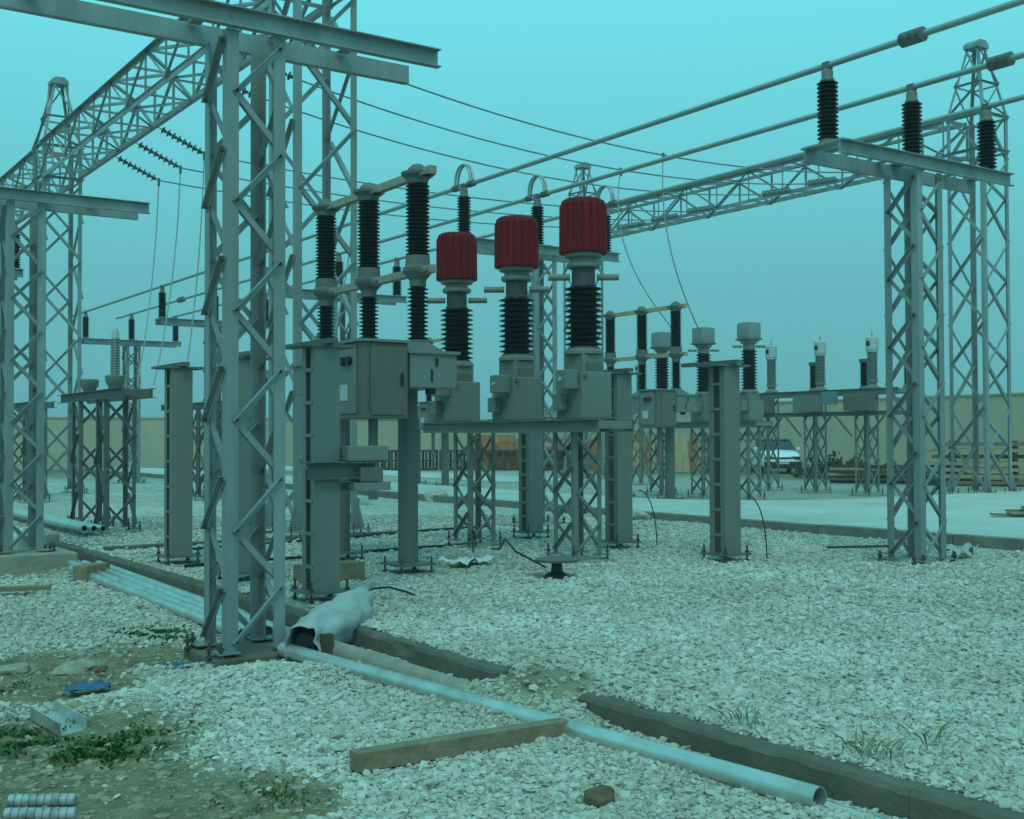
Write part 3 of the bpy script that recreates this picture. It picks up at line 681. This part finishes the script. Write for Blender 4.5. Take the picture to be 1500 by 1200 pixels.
stand('lattice stand with boxes carrying the pale surge arresters at right', 25.4, 21.6, 2.82, -2.4, 3.2, (-1.2, .55, 2.3), wd=.44, beamx=.30)
for k, yy in enumerate((-1.2, .55, 2.3)):
    o = MB().box(25.4-.50, 21.6+yy-.5, 2.235, 25.4-.235, 21.6+yy+.36, 2.66).build('relay_box', (CABIN, PAINT, CABIN)[k], bevel=.015)
    tag(o, 'grey relay box hung on the arrester stand, %s one' % ('right', 'middle', 'left')[k], 'box', 'relay boxes')
LAS = [q for q in bpy.data.objects if q.get('label', '').startswith('lattice stand with boxes')][0]
for sx in (-1, 1): channel('lower_beam', (sx*.235, -2.4, 2.17), (sx*.235, 3.2, 2.17), .11, .06, PAINT, LAS, (sx, 0, 0))
for ly in (-1.2, .55, 2.3):
    for sy in (-1, 1): bar('knee_brace', (-.30, ly+sy*.24, 1.55), (-.30, ly+sy*.80, 2.10), .045, PAINT, LAS, (-1, 0, 0))
o = MB().box(24.7, 20.95, 2.42, 24.93, 21.3, 2.75).build('blue_box', BLUEB, bevel=.02); tag(o, 'small blue box on the arrester stand', 'box')
def arrester(label, x, y, z):
    t = thing('surge_arrester', label, 'arrester', (x, y, z), 'pale surge arresters')
    lathe_part(t, 'pedestal', [(.20, .004), (.20, .03), (.12, .09), (.10, .16)], PAINT)
    lathe_part(t, 'foot', [(.14, .16), (.14, .24)], PAINT)
    insulator(t, 'housing', (0, 0, .24), .72, 15, .115, .145, PORCG)
    c = lathe_part(t, 'cap', [(.15, .96), (.15, 1.0), (.165, 1.02), (.165, 1.33), (.14, 1.36), (.01, 1.37)], PLATE)
    MB().box(-.175, -.05, 1.12, -.15, .05, 1.24).build('window', BLACK, c)
    MB().tube([(0, 0, 1.36), (0, 0, 1.5)], .012, 6).build('terminal_rod', STEELD, c)
for l, yy in (('right', 20.2), ('middle', 21.95), ('left', 23.75)): arrester('pale surge arrester with grey cap, %s one on the stand' % l, 25.4, yy, 2.82)
def black_post(label, x, y, z, h=.62):
    t = thing('post_insulator', label, 'insulator', (x, y, z), 'short black post insulators')
    lathe_part(t, 'foot', [(.13, .004), (.13, .05), (.10, .10)], PAINT)
    insulator(t, 'porcelain', (0, 0, .10), h, 12, .085, .115)
    lathe_part(t, 'cap', [(.11, .10+h), (.13, .13+h), (.13, .20+h)], PAINT)
black_post('short black post insulator between the middle and left arresters', 25.75, 22.5, 2.82)
black_post('short black post insulator between the right and middle arresters', 25.75, 20.75, 2.82)
black_post('short black post insulator behind the right lattice column', 25.75, 19.35, 2.82)
t = arrester('lone pale arrester head behind the leftmost bare post of the right row', 25.4, 29.5, 2.62)
stand('small distant stand under the lone arrester', 25.4, 29.5, 2.62, -.5, .5, (0,), wd=.44, beamx=.3)

# ------------------------------------------------------------ disconnector posts
def dpost(label, x, y, h=2.5, plate=.62, mech=False):
    t = thing('disconnector_post', label, 'steel post', (x, y, 0), 'bare double-channel disconnector posts')
    gap, dp, fl = .055, .27, .085
    for sx in (-1, 1): channel('channel', (0, sx*(gap+fl), .115), (0, sx*(gap+fl), h-.03), dp, fl, PAINT, t, (0, -sx, 0), .009)
    n = 7
    for k in range(n):
        z = .35+(h-.6)*k/(n-1)
        for sy in (-1, 1): MB().box(sy*(dp/2+.006)-.005, -gap-.05, z-.017, sy*(dp/2+.006)+.005, gap+.05, z+.017).build('batten', PAINT, t)
    MB().box(-.30, -.17, h-.028, .30, .17, h).build('top_plate', STEELD, t)
    MB().box(-.05, -plate*.45, h+.002, .05, plate*1.2, h+.05).build('top_rail', STEELD, t)
    MB().box(-.23, -.23, .095, .23, .23, .115).build('base_plate', STEELD, t)
    MB().box(-.38, -.38, -.3, .38, .38, .012).build('footing', CONC, t, bevel=.02)
    bolts(t, [(-.19, -.19), (.19, -.19), (.19, .19), (-.19, .19)], 0, .22)
    if mech:
        channel('mechanism_arm', (-.22, -.165, 1.27), (.50, -.165, 1.27), .15, .06, STEELD, t, (0, -1, 0))
        MB().box(-.24, -.26, 1.352, .62, -.05, 1.363).build('mechanism_shelf', STEELD, t)
        MB().box(.15, -.28, 1.366, .60, -.02, 1.51).build('mechanism_cover', PAINT, t, bevel=.01)
        MB().box(.30, -.26, 1.16, .55, .0, 1.30).build('gear_box', STEELD, t, bevel=.012)
        MB().box(.22, -.28, 1.075, .62, .02, 1.155).build('mounting_tray', PAINT, t)
    return t
dpost('nearest bare double-channel post with a mechanism bracket, left of the breaker cabinet', 5.0, 10.57, mech=True)
dpost('bare double-channel post seen through the big near lattice column', 5.0, 12.6)
dpost('bare double-channel post standing alone left of the near column', 5.02, 14.8)
dpost('bare double-channel post standing alone on the gravel right of centre', 10.72, 10.83)
dpost('bare double-channel post just right of the nearest red transformer', 10.75, 12.97)
dpost('bare double-channel post behind the middle red transformer', 10.75, 15.12, h=1.9)
for (x, y, lb) in ((10.72, 10.83, 'cable looping down to the ground beside the lone post right of centre'), (10.75, 12.97, 'cable looping to the ground beside the post right of the nearest red transformer')):
    pts = [(x+.2+.34*math.sin(a*.17), y-.2, .85*(1-(a/9)**2)-.02) for a in range(10)]
    wire('earthing_cable', lb, pts, .008, BLACK, cat='cable', group='earthing cables')

# left background group: unfinished stands
t = stand('lattice stand at left with bare pedestals and a pale insulator', 5.75, 20.9, 2.40, -2.0, 1.9, (-.8, .75), wd=.52, m=STEELD, beamx=.3)
def ped(label, x, y, z, ins):
    t = thing('instrument_pedestal', label, 'pedestal', (x, y, z), 'pedestals on the left stand')
    lathe_part(t, 'bowl', [(.10, .004), (.12, .08), (.16, .14), (.165, .24), (.12, .26)], PAINT)
    if ins:
        insulator(t, 'insulator', (0, 0, .26), .62, 14, .068, .082, PORCG)
        lathe_part(t, 'cap', [(.06, .88), (.06, .98), (.02, 1.06)], PLATE)
ped('bowl pedestal with pale insulator on the left stand', 5.75, 20.15, 2.4, True)
ped('empty bowl pedestal on the left stand', 5.75, 21.75, 2.4, False)
stand('small lattice stand far behind, between the lone post and near column', 10.7, 30.0, 2.5, -2.2, 2.4, (-.9, .9), wd=.48, m=STEELD)
stand('small lattice stand far behind the left edge column', 6.9, 32.0, 2.5, -2.0, 2.0, (-.9, .9), wd=.48, m=STEELD)

# ------------------------------------------------------------ things lying in the left foreground
def pipe(label, p0, p1, r, group='galvanised pipes lying on the ground', name='steel_pipe', m=PIPE):
    p0, p1 = V(p0), V(p1); d = p1-p0; L = d.length
    me = MB(); seg = 18
    for rr, zz in ((r, 0), (r, L), (r*.86, L), (r*.86, 0)):
        for a in range(seg): me.v.append((rr*math.cos(2*math.pi*a/seg), rr*math.sin(2*math.pi*a/seg), zz))
    for k in range(4):
        for a in range(seg):
            b_ = (a+1) % seg; me.f.append((k*seg+a, k*seg+b_, ((k+1) % 4)*seg+b_, ((k+1) % 4)*seg+a))
    o = me.build(name, m, smooth=40); o.rotation_mode = 'QUATERNION'; o.rotation_quaternion = d.to_track_quat('Z', 'Y'); o.location = p0
    return tag(o, label, 'pipe', group)
pipe('long pale pipe in the foreground with its open end at lower right', (4.34, 3.78, -.105), (3.86, 8.85, -.095), .058)
pipe('dull dusty pipe lying between the long foreground pipe and the kerb', (4.30, 6.15, -.13), (4.16, 8.95, -.09), .075, m=DUSTY)
pipe('third pipe pressed against the kerb foot near the gap', (4.44, 3.0, -.17), (4.42, 5.6, -.16), .032)
for k in range(4):
    pipe('pipe of the bundle left of the near column, %s from the kerb' % ('first', 'second', 'third', 'fourth')[k], (4.33-.115*k, 15.9+.25*(k % 3), -.06-.012*k), (4.22-.115*k, 9.75, -.10), .052)
for k in range(3):
    pipe('pipe of the far bundle beyond the kerb end, %s from the left' % ('first', 'second', 'third')[k], (5.05+.12*k, 19.35-.1*k, .16), (4.95+.12*k, 26.4, .14), .052)
def timber(name, label, c, size, rz, m, cat, group=None, tilt=0, bev=.006):
    o = MB().box(*[-a/2 for a in size], *[a/2 for a in size]).build(name, m, bevel=bev); o.location = c; o.rotation_euler = (tilt, 0, rz)
    return tag(o, label, cat, group)
timber('timber_beam', 'square timber beam lying on gravel with one end under the long pipe', (3.50, 5.56, -.095), (1.34, .10, .10), R(-3), WOOD, 'beam')
timber('timber_block', 'brown timber block propping the pipe bundle at left', (4.0, 15.0, -.08), (.42, .22, .24), R(35), WOOD, 'block')
timber('timber_block', 'timber block on the gravel behind the nearest bare post', (5.78, 12.0, .10), (.75, .28, .20), R(4), WOOD, 'block')
timber('timber_plank', 'small dark plank lying on the left gravel heap', (3.05, 14.2, -.10), (.55, .12, .05), R(-20), WOOD, 'plank')
t = thing('plank_heap', 'loose brown planks dumped on the road at the right edge', 'planks', (19.7, 12.1, .128))
for k, (a, b_, c_, L) in enumerate(((0, 0, -38, 1.6), (.12, -.1, -30, 1.4), (.3, .05, -46, 1.3), (.35, -.15, -35, 1.2), (.45, 0, -41, 1.0))):
    o = MB().box(-L/2, -.1, 0, L/2, .1, .035).build('plank', WOOD, t, bevel=.004); o.location = (a, b_, .003+k*.037); o.rotation_euler = (0, R(1.5-k), R(c_))
# near column stub, sack
def sack():
    t = thing('plastic_sack', 'pale plastic sack wrapped over pipe ends beside the near column', 'sack', (4.1, 8.9, 0))
    A = V((3.90, 8.60, -.05)); B = V((5.0, 9.6, .12))
    m = MB(); nu, nvv = 22, 18; ax = (B-A); d = ax.normalized(); side = d.cross(V((0, 0, 1))).normalized()
    for i in range(nu):
        u = i/(nu-1); rr = .15*(1-.7*u**1.8)+.10*math.sin(u*2.9)**2; hh = .17*(1-.55*u)+.06*math.sin(u*2.6)
        c = A+ax*u+V((0, 0, .02*math.sin(u*9)))
        for j in range(nvv):
            a = R(-38)+R(256)*j/(nvv-1)
            nz = noise.noise(V((u*5, a*1.7, 2)))*.06 + noise.noise(V((u*13, a*4, 7)))*.02
            p = c + side*math.cos(a)*(rr+nz) + V((0, 0, 1))*(math.sin(a)*(hh+nz))
            m.v.append(tuple(p-V((4.1, 8.9, 0))))
    for i in range(nu-1):
        for j in range(nvv-1): m.f.append((i*nvv+j, i*nvv+j+1, (i+1)*nvv+j+1, (i+1)*nvv+j))
    o = m.build('sheet', SACK, t, smooth=70); sm = o.modifiers.new('thick', 'SOLIDIFY'); sm.thickness = .006
    inner = MB().tube([A-V((4.1, 8.9, 0))+V((.06, .06, .02)), A+ax*.6-V((4.1, 8.9, 0))], .085, 12).build('dark_hollow', BLACK, t, smooth=40)  # black tube painted in as the dark hollow of the sack's mouth
    MB().box(-.06, -.42, -.22, .02, -.34, .05).build('timber_stub', DARKW, t)
sack()
# steel offcut (U section), grooved rods
o = MB().prism([(-.085, 0), (.085, 0), (.085, .085), (.077, .085), (.077, .008), (-.077, .008), (-.077, .085), (-.085, .085)], 'y', -.24, .24).build('channel_offcut', PIPE)
o.location = (1.87, 7.76, -.20); o.rotation_euler = (R(3), R(-4), R(8)); tag(o, 'U-shaped steel channel offcut lying among weeds at lower left', 'offcut')
for k, (cx, cy, L, lb) in enumerate(((1.42, 6.20, .33, 'upper'), (1.36, 5.975, .34, 'lower'))):
    pr = [(.024, -L/2)]
    for i in range(9):
        z = -L/2+L*(i+.5)/9; pr += [(.032, z-L/24), (.032, z+L/24), (.026, z+L/22)]
    o = MB().lathe(pr+[(.024, L/2)], 14).build('grooved_rod', RODM, smooth=40); o.rotation_euler = (0, R(90), R(-33)); o.location = (cx, cy, -.20)
    tag(o, '%s of two pale grooved rods at the bottom left corner' % lb, 'rod', 'grooved rods')
# stones
RUBB = mat('dusty_boulder', (.30, .265, .19), .95, 0, .4, 15, bump=.6, bscale=40)
def stone(name, label, c, s, m, seed, cat='stone', par=None):
    import bmesh
    bm = bmesh.new(); bmesh.ops.create_icosphere(bm, subdivisions=3, radius=1)
    for v in bm.verts:
        q = v.co.copy(); k = 1+.45*noise.noise(q*1.1+V((seed, 0, 0)))+.12*noise.noise(q*4+V((0, seed, 0)))
        v.co = V((q.x*k*s[0], q.y*k*s[1], q.z*k*s[2]))
    me = bpy.data.meshes.new(name); bm.to_mesh(me); bm.free(); me.materials.append(m)
    o = link(bpy.data.objects.new(name, me), par); o.location = c
    if label: tag(o, label, cat)
    return o
stone('brown_stone', 'dark brown stone in the gravel at the bottom centre', (3.62, 4.52, -.15), (.075, .07, .055), ROCKB, 1)
stone('yellow_stone', 'yellowish flat stone on the gravel heap left of the near column', (2.80, 7.95, -.10), (.11, .09, .04), ROCKY, 2)
stone('yellow_stone', 'yellowish stone beside the channel offcut', (2.05, 8.1, -.19), (.07, .09, .05), ROCKY, 3)
stone('pale_boulder', 'long pale boulder behind the blue plastic scrap', (2.45, 9.5, -.20), (.20, .12, .07), RUBB, 4)
stone('pale_boulder', 'pale boulder at the left edge of the bare earth', (2.0, 9.75, -.21), (.17, .11, .06), RUBB, 5)
rr = random.Random(3)
stone('sandy_stone', 'sandy stone against the kerb end at the gap', (4.50, 5.93, -.06), (.07, .08, .06), RUBB, 8)
# scattered small rubble on the earth (uncountable)
rb = MB(); k0 = 0
ico = None
import bmesh as _bm
_b = _bm.new(); _bm.ops.create_icosphere(_b, subdivisions=1, radius=1); IV = [v.co.copy() for v in _b.verts]; IF = [[v.index for v in f.verts] for f in _b.faces]; _b.free()
for _ in range(9000):
    x, y = rr.uniform(.7, 3.6), rr.uniform(4.4, 11)
    if dirtmask(x, y) < .3: continue
    s = min(.045, rr.lognormvariate(0, .62)*.0085); i0 = len(rb.v); z = gz(x, y); sd_ = rr.uniform(0, 99)
    for v in IV:
        k = 1+.5*noise.noise(v*1.3+V((sd_, 0, 0))); rb.v.append((x+v.x*k*s*1.2, y+v.y*k*s, z+v.z*k*s*.6))
    rb.f += [tuple(i0+a for a in f) for f in IF]
RUB = mat('dusty_rubble', (.27, .235, .165), .95, 0, .45, 23)
o = rb.build('rubble', RUB); tag(o, 'small stone chips scattered on the bare earth', 'rubble', kind='stuff')
# scraps
def scrap(name, label, c, sx, sy, m, seed, rz=0, hgt=.03):
    q = MB(); n = 9
    for i in range(n):
        for j in range(n):
            x, y = (i/(n-1)-.5)*sx, (j/(n-1)-.5)*sy
            x += .02*noise.noise(V((j*.7, seed, 0))); y += .02*noise.noise(V((i*.7, 0, seed)))
            q.v.append((x, y, hgt*(.6+noise.noise(V((i*.55, j*.55, seed))))))
    for i in range(n-1):
        for j in range(n-1): q.f.append((i*n+j, (i+1)*n+j, (i+1)*n+j+1, i*n+j+1))
    o = q.build(name, m, smooth=60); o.location = c; o.rotation_euler = (0, 0, rz); o.modifiers.new('thick', 'SOLIDIFY').thickness = .004
    return tag(o, label, 'scrap')
scrap('plastic_scrap', 'blue plastic scrap on the bare earth at left', (2.30, 8.70, -.20), .30, .17, BLUEP, 1, R(-20), .05)
scrap('plastic_scrap', 'flat blue plastic scrap beside the near column footing', (3.08, 9.15, -.20), .42, .20, BLUEP, 2, R(-25))
scrap('plastic_scrap', 'tiny red scrap behind the blue one', (2.52, 9.2, -.19), .07, .06, REDP, 3)
scrap('plastic_film', 'crumpled clear plastic film on the gravel under the breaker', (7.75, 12.3, .02), .62, .42, FILM, 4, R(20), .10)
scrap('plastic_bag', 'crumpled pale bag lying at the foot of the right lattice column', (13.35, 9.35, .03), .5, .4, SACK, 6, R(10), .14)
# weeds and grass tufts
def weed(label, x, y, r, n, m=LEAF, h=.10, name='weed', cat='plant'):
    t = thing(name, label, cat, (x, y, gz(x, y)), 'weeds in the foreground'); rr = random.Random(int(x*100+y*10)); q = MB()
    for _ in range(n):
        px, py = rr.gauss(0, r*.62), rr.gauss(0, r*.62)
        if m is LEAF and noise.noise(V(((x+px)*7, (y+py)*7, 2.2))) < -.05: continue
        pz = gz(x+px, y+py)-gz(x, y)
        b_ = rr.uniform(0, 6.28); L = rr.uniform(.5, 1.1)*h; wd = L*.28 if m is LEAF else L*.022; ti = rr.uniform(.35, 1.0)
        dx, dy = math.cos(b_), math.sin(b_); i0 = len(q.v)
        q.v += [(px, py, pz-.005), (px+dx*L*ti*.5-dy*wd, py+dy*L*ti*.5+dx*wd, pz+L*.55), (px+dx*L*ti, py+dy*L*ti, pz+L*(.75)), (px+dx*L*ti*.5+dy*wd, py+dy*L*ti*.5-dx*wd, pz+L*.5)]
        q.f.append((i0, i0+1, i0+2, i0+3))
    o = q.build('leaves', m, t); return t
weed('dark green weeds at the left edge beside the channel offcut', 1.52, 7.6, .26, 1100, h=.045)
weed('dark green weeds below the channel offcut', 1.92, 6.98, .2, 900, h=.05)
weed('low green weeds spreading right of the channel offcut', 2.2, 7.0, .2, 500, h=.04)
weed('green weeds at the foot of the pipe bundle', 3.4, 10.6, .26, 700, h=.05)
weed('low weeds on the earth near the bottom edge', 2.35, 5.6, .2, 260, h=.03)
weed('small weeds at the left edge below the boulders', 1.75, 9.3, .25, 400, h=.035)
weed('grass tuft on the kerb, left of three', 4.72, 4.62, .07, 26, GRASSM, .16, 'grass_tuft')
weed('grass tuft on the kerb, right of three', 4.74, 3.80, .08, 40, GRASSM, .17, 'grass_tuft')
weed('grass tuft growing in the gravel at lower right', 5.1, 3.72, .06, 14, GRASSM, .20, 'grass_tuft')
# ground clutter in the middle
wire('cable_offcut', 'black cable curving up from the gravel near the sack', [(5.15, 10.0, .12), (5.35, 10.15, .14), (5.6, 10.3, .12), (5.8, 10.3, .06), (5.9, 10.25, .01)], .010, BLACK, cat='cable')
wire('cable_offcut', 'cable lying under the red transformer stand', [(8.4, 11.5, .02), (8.3, 12.0, .18), (8.55, 12.6, .28), (8.8, 13.1, .10), (9.0, 13.6, .05)], .014, BLACK, cat='cable')
wire('cable_offcut', 'looped cable at the foot of the left transformer stand leg', [(8.7, 13.6, .02), (8.75, 13.7, .22), (8.9, 13.95, .30), (9.1, 14.2, .22), (9.2, 14.3, .02)], .012, BLACK, cat='cable')
wire('ground_cable', 'long dark cable lying across the gravel behind the breaker', [(4.9+.5*k, 14.2+.06*math.sin(k*1.3)+.05*k, .03) for k in range(10)], .02, BLACK, cat='cable')
wire('ground_cable', 'long dark cable lying across the gravel farther back', [(5.5+.6*k, 16.2+.08*math.sin(k*1.1)+.12*k, .03) for k in range(11)], .02, BLACK, cat='cable')
t = thing('cast_iron_cap', 'dark cast-iron cap on a short stem before the transformer stand', 'cap', (8.0, 10.75, 0))
MB().lathe([(.16, .0), (.12, .04), (.07, .07), (.06, .16), (.10, .18)], 14).build('stem', BLACK, t, smooth=40)
MB().lathe([(.24, .185), (.25, .20), (.25, .215), (.16, .235), (.01, .24)], 18).build('plate', STEELD, t, smooth=40)
for k, (x, y, s, lb) in enumerate(((15.1, 25.3, .3, 'pale stone on the road kerb left of the transformer stand'), (14.6, 17.0, .2, 'pale stone by the kerb behind the post'), (14.75, 10.9, .22, 'pale stone by the kerb beside the right lattice column'))):
    stone('pale_boulder', lb, (x, y, .08), (s, s*.8, s*.6), ROCKG, 20+k)
timber('timber_branch', 'thin dark branch leaning against the right lattice column foot', (12.0, 9.75, .2), (.9, .03, .03), R(-25), DARKW, 'branch', tilt=0)
weed('dark debris and weeds at the foot of the right lattice column', 12.15, 9.5, .25, 260, GRASSM, h=.10)

# ------------------------------------------------------------ background clutter
def racks():
    for k in range(6):
        x, y = 24.6+1.75*k, 52.2-1.55*k
        t = thing('timber_rack', 'dark slatted timber rack by the wall, %s from the left' % ('first', 'second', 'third', 'fourth', 'fifth', 'sixth')[k], 'rack', (x, y, 0), 'dark racks along the wall', rz=R(-41))
        MB().box(-1.05, -.5, .88, 1.05, .5, .97).build('top', DARKW, t); MB().box(-1.05, -.5, .02, 1.05, .5, .10).build('bottom', DARKW, t)
        for i in range(7):
            xx = -1.0+i*.333
            for yy in (-.47, .47): MB().box(xx-.05, yy-.03, .1, xx+.05, yy+.03, .88).build('slat', DARKW, t)
        MB().box(-1.0, -.44, .42, 1.0, -.40, .50).build('rail', DARKW, t)
racks()
# brick stacks: each brick its own piece
bme = MB().box(-.19, -.095, -.09, .19, .095, .09).mesh('brick', BRICK)
for s_i, (x, y, nx, nz, lb) in enumerate(((31.2, 46.2, 6, 9, 'orange brick stack left of the transformer stand'), (34.2, 44.3, 7, 8, 'orange brick stack behind the transformer stand'), (37.2, 41.5, 9, 9, 'orange brick stack behind the distant breaker'))):
    t = thing('brick_stack', lb, 'bricks', (x, y, 0), 'stacks of orange bricks', rz=R(-42))
    for i in range(nx):
        for k in range(nz):
            if k > nz-3 and rr.random() < .35: continue
            for j in range(2): put('brick', bme, t, (-nx*.2+i*.395+rr.uniform(-.02, .02), j*.21+rr.uniform(-.03, .03), .095+k*.185), (0, 0, rr.uniform(-.06, .06)))
def lean(label, x, y, n, h, rz, m, wd=.12):
    t = thing('leaning_planks', label, 'planks', (x, y, 0), 'leaning timber boards', rz=rz)
    for k in range(n):
        o = MB().box(-wd/2, -.02, 0, wd/2, .02, h*rr.uniform(.88, 1.05)).build('plank', m if rr.random() < .75 else WOOD, t); o.location = (k*(wd+.03)-n*wd/2, 0, .02); o.rotation_euler = (R(-16+rr.uniform(-3, 3)), R(rr.uniform(-4, 4)), 0)
lean('pale boards leaning behind the distant breaker pole', 34.6, 38.2, 6, 1.75, R(-40), WOODY, .26)
lean('dark poles leaning beside the pale boards', 34.8, 35.9, 5, 1.6, R(-40), DARKW, .12)
lean('pale boards leaning left of the distant breaker pole', 34.2, 40.4, 4, 1.5, R(-40), WOODY, .22)
t = thing('timber_stack', 'stack of yellow timber behind the right gantry tower', 'timber', (33.2, 22.2, 0), rz=R(-48))
for k in range(7):
    for j in range(3):
        if rr.random() < .15: continue
        o = MB().box(-1.35, -.16, -.055, 1.35, .16, .055).build('plank', WOODY if rr.random() < .7 else WOOD, t); o.location = (rr.uniform(-.5, .5), j*.36-.36, .10+k*.20); o.rotation_euler = (0, 0, R(rr.uniform(-4, 4)))
    for xx in (-.9, .9):
        MB().box(xx-.05, -.5, .155+k*.20, xx+.05, .5, .235+k*.20 if k < 6 else .2+k*.2).build('spacer', DARKW, t)
for k, (x, y, L, lb) in enumerate(((31.5, 25.2, 2.4, 'low timber pile left of the right gantry tower'), (33.0, 24.0, 2.2, 'low timber pile close behind the right gantry tower'), (35.0, 20.0, 2.6, 'low timber pile at the right edge by the wall'))):
    t = thing('timber_pile', lb, 'timber', (x, y, 0), 'low timber piles', rz=R(-50+8*k))
    for j in range(7): 
        o = MB().box(-L/2, -.1, -.04, L/2, .1, .04).build('plank', WOODY if j % 2 else DARKW, t); o.location = (rr.uniform(-.3, .3), rr.uniform(-.3, .3), .06+j*.085); o.rotation_euler = (0, 0, R(rr.uniform(-8, 8)))
# dry brushwood heap
t = thing('brush_heap', 'dark brushwood heap right of the white car', 'brush', (35.0, 29.6, 0)); q = MB(); lf = MB()
for _ in range(130):
    a = rr.uniform(0, 6.28); p = V((rr.uniform(-1.3, 1.3), rr.uniform(-.9, .9), 0)); d = V((math.cos(a)*rr.uniform(.3, .9), math.sin(a)*rr.uniform(.3, .9), rr.uniform(.3, 1.15)*(1-abs(p.x)/1.9)))
    q.tube([p, p+d*.5+V((rr.uniform(-.1, .1), 0, .08)), p+d], [.02, .014, .006], 4)
    for _k in range(9):
        c = p+d*rr.uniform(.3, 1); b_ = V((rr.uniform(-1, 1), rr.uniform(-1, 1), rr.uniform(-1, 1))).normalized()*.09; c2 = b_.cross(V((rr.random(), rr.random(), rr.random()))).normalized()*.05
        i0 = len(lf.v); lf.v += [tuple(c-b_), tuple(c+c2), tuple(c+b_), tuple(c-c2)]; lf.f.append((i0, i0+1, i0+2, i0+3))
q.build('twigs', DARKW, t); lf.build('dry_leaves', mat('dry_leaf', (.09, .075, .035), .8, 0, .3, 9), t)

# parked car, nose towards the yard
def car():
    t = thing('parked_car', 'white hatchback car parked by the far wall facing the yard', 'car', (37.6, 35.0, 0), rz=R(-38))
    # cross sections along local y (nose at -y)
    st = [(-1.95, .42, .30, .62), (-1.88, .70, .24, .74), (-1.5, .80, .22, .86), (-1.0, .83, .22, .93), (-.55, .84, .22, .98), (.3, .84, .22, .98), (1.2, .84, .22, .97), (1.7, .80, .25, .95), (1.92, .68, .34, .86)]
    m = MB(); ring = lambda w_, z0, z1: [(-w_*.86, z0), (-w_, z0+.12), (-w_*1.0, (z0+z1)/2), (-w_*.96, z1-.07), (-w_*.80, z1), (0, z1+.035), (w_*.80, z1), (w_*.96, z1-.07), (w_, (z0+z1)/2), (w_, z0+.12), (w_*.86, z0)]
    n = 11
    for y, w_, z0, z1 in st: m.v += [(x, y, z) for x, z in ring(w_, z0, z1)]
    for k in range(len(st)-1):
        for a in range(n): b_ = (a+1) % n; m.f.append((k*n+a, k*n+b_, (k+1)*n+b_, (k+1)*n+a))
    m.f.append(tuple(range(n))); m.f.append(tuple((len(st)-1)*n+a for a in reversed(range(n))))
    body = m.build('body', CARW, t, smooth=35)
    def loft(name, secs, mm):
        q = MB()
        for y, w0, w1, z0, z1 in secs: q.v += [(-w0, y, z0), (-w1, y, z1), (w1, y, z1), (w0, y, z0)]
        for k in range(len(secs)-1):
            for a in range(4): b_ = (a+1) % 4; q.f.append((k*4+a, k*4+b_, (k+1)*4+b_, (k+1)*4+a))
        q.f.append((0, 1, 2, 3)); L_ = (len(secs)-1)*4; q.f.append((L_+3, L_+2, L_+1, L_)); return q.build(name, mm, t, smooth=25)
    loft('cabin_glass', [(-.72, .74, .72, .95, .985), (-.05, .76, .60, .95, 1.40), (1.1, .76, .60, .95, 1.40), (1.75, .70, .60, .94, 1.02)], GLASSM)
    loft('roof', [(-.10, .62, .58, 1.385, 1.425), (.4, .64, .60, 1.40, 1.46), (1.15, .63, .58, 1.38, 1.43)], ROOFD)
    for s_ in (-1, 1):
        q = MB(); q.tube([(s_*.72, -.70, .97), (s_*.60, -.06, 1.41)], .035, 6).build('pillar', ROOFD, t)
        MB().box(s_*.88-.07, -.55, .98, s_*.88+.07, -.45, 1.10).build('mirror', CARW, t, bevel=.02)
        o = MB().box(s_*.55-.17, -1.93, .60, s_*.55+.17, -1.80, .73).build('headlight', GLASSM, t, bevel=.03)
        for yy in (-1.25, 1.22):
            wh = MB().tube([(s_*.70, yy, .30), (s_*.86, yy, .30)], .30, 18).build('wheel', BLACK, t, smooth=40)
            MB().tube([(s_*.861, yy, .30), (s_*.868, yy, .30)], .18, 12).build('rim', PLATE, wh)
    MB().box(-.74, -1.975, .24, .74, -1.86, .52).build('bumper_grille', BLACK, t, bevel=.02)
    MB().box(-.26, -1.985, .42, .26, -1.977, .52).build('number_plate', PLATE, t)
    MB().box(-.40, -1.955, .62, .40, -1.90, .70).build('upper_grille', BLACK, t, bevel=.01)
car()

# ------------------------------------------------------------ dusty air
hz = MB().box(-1300, -1300, -1.3, 1300, 1300, 13.5).build('haze', CONC); hz.data.materials.clear()
hm = bpy.data.materials.new('haze'); hm.use_nodes = True; ht = hm.node_tree; ht.nodes.clear()
ho = N(ht, 'ShaderNodeOutputMaterial'); pv = N(ht, 'ShaderNodeVolumePrincipled')
pv.inputs['Color'].default_value = (.86, .87, .84, 1); pv.inputs['Density'].default_value = .0018; pv.inputs['Anisotropy'].default_value = .2
ht.links.new(pv.outputs[0], ho.inputs['Volume']); hz.data.materials.append(hm)
tag(hz, 'thin dusty haze filling the air of the yard', 'haze', kind='stuff')
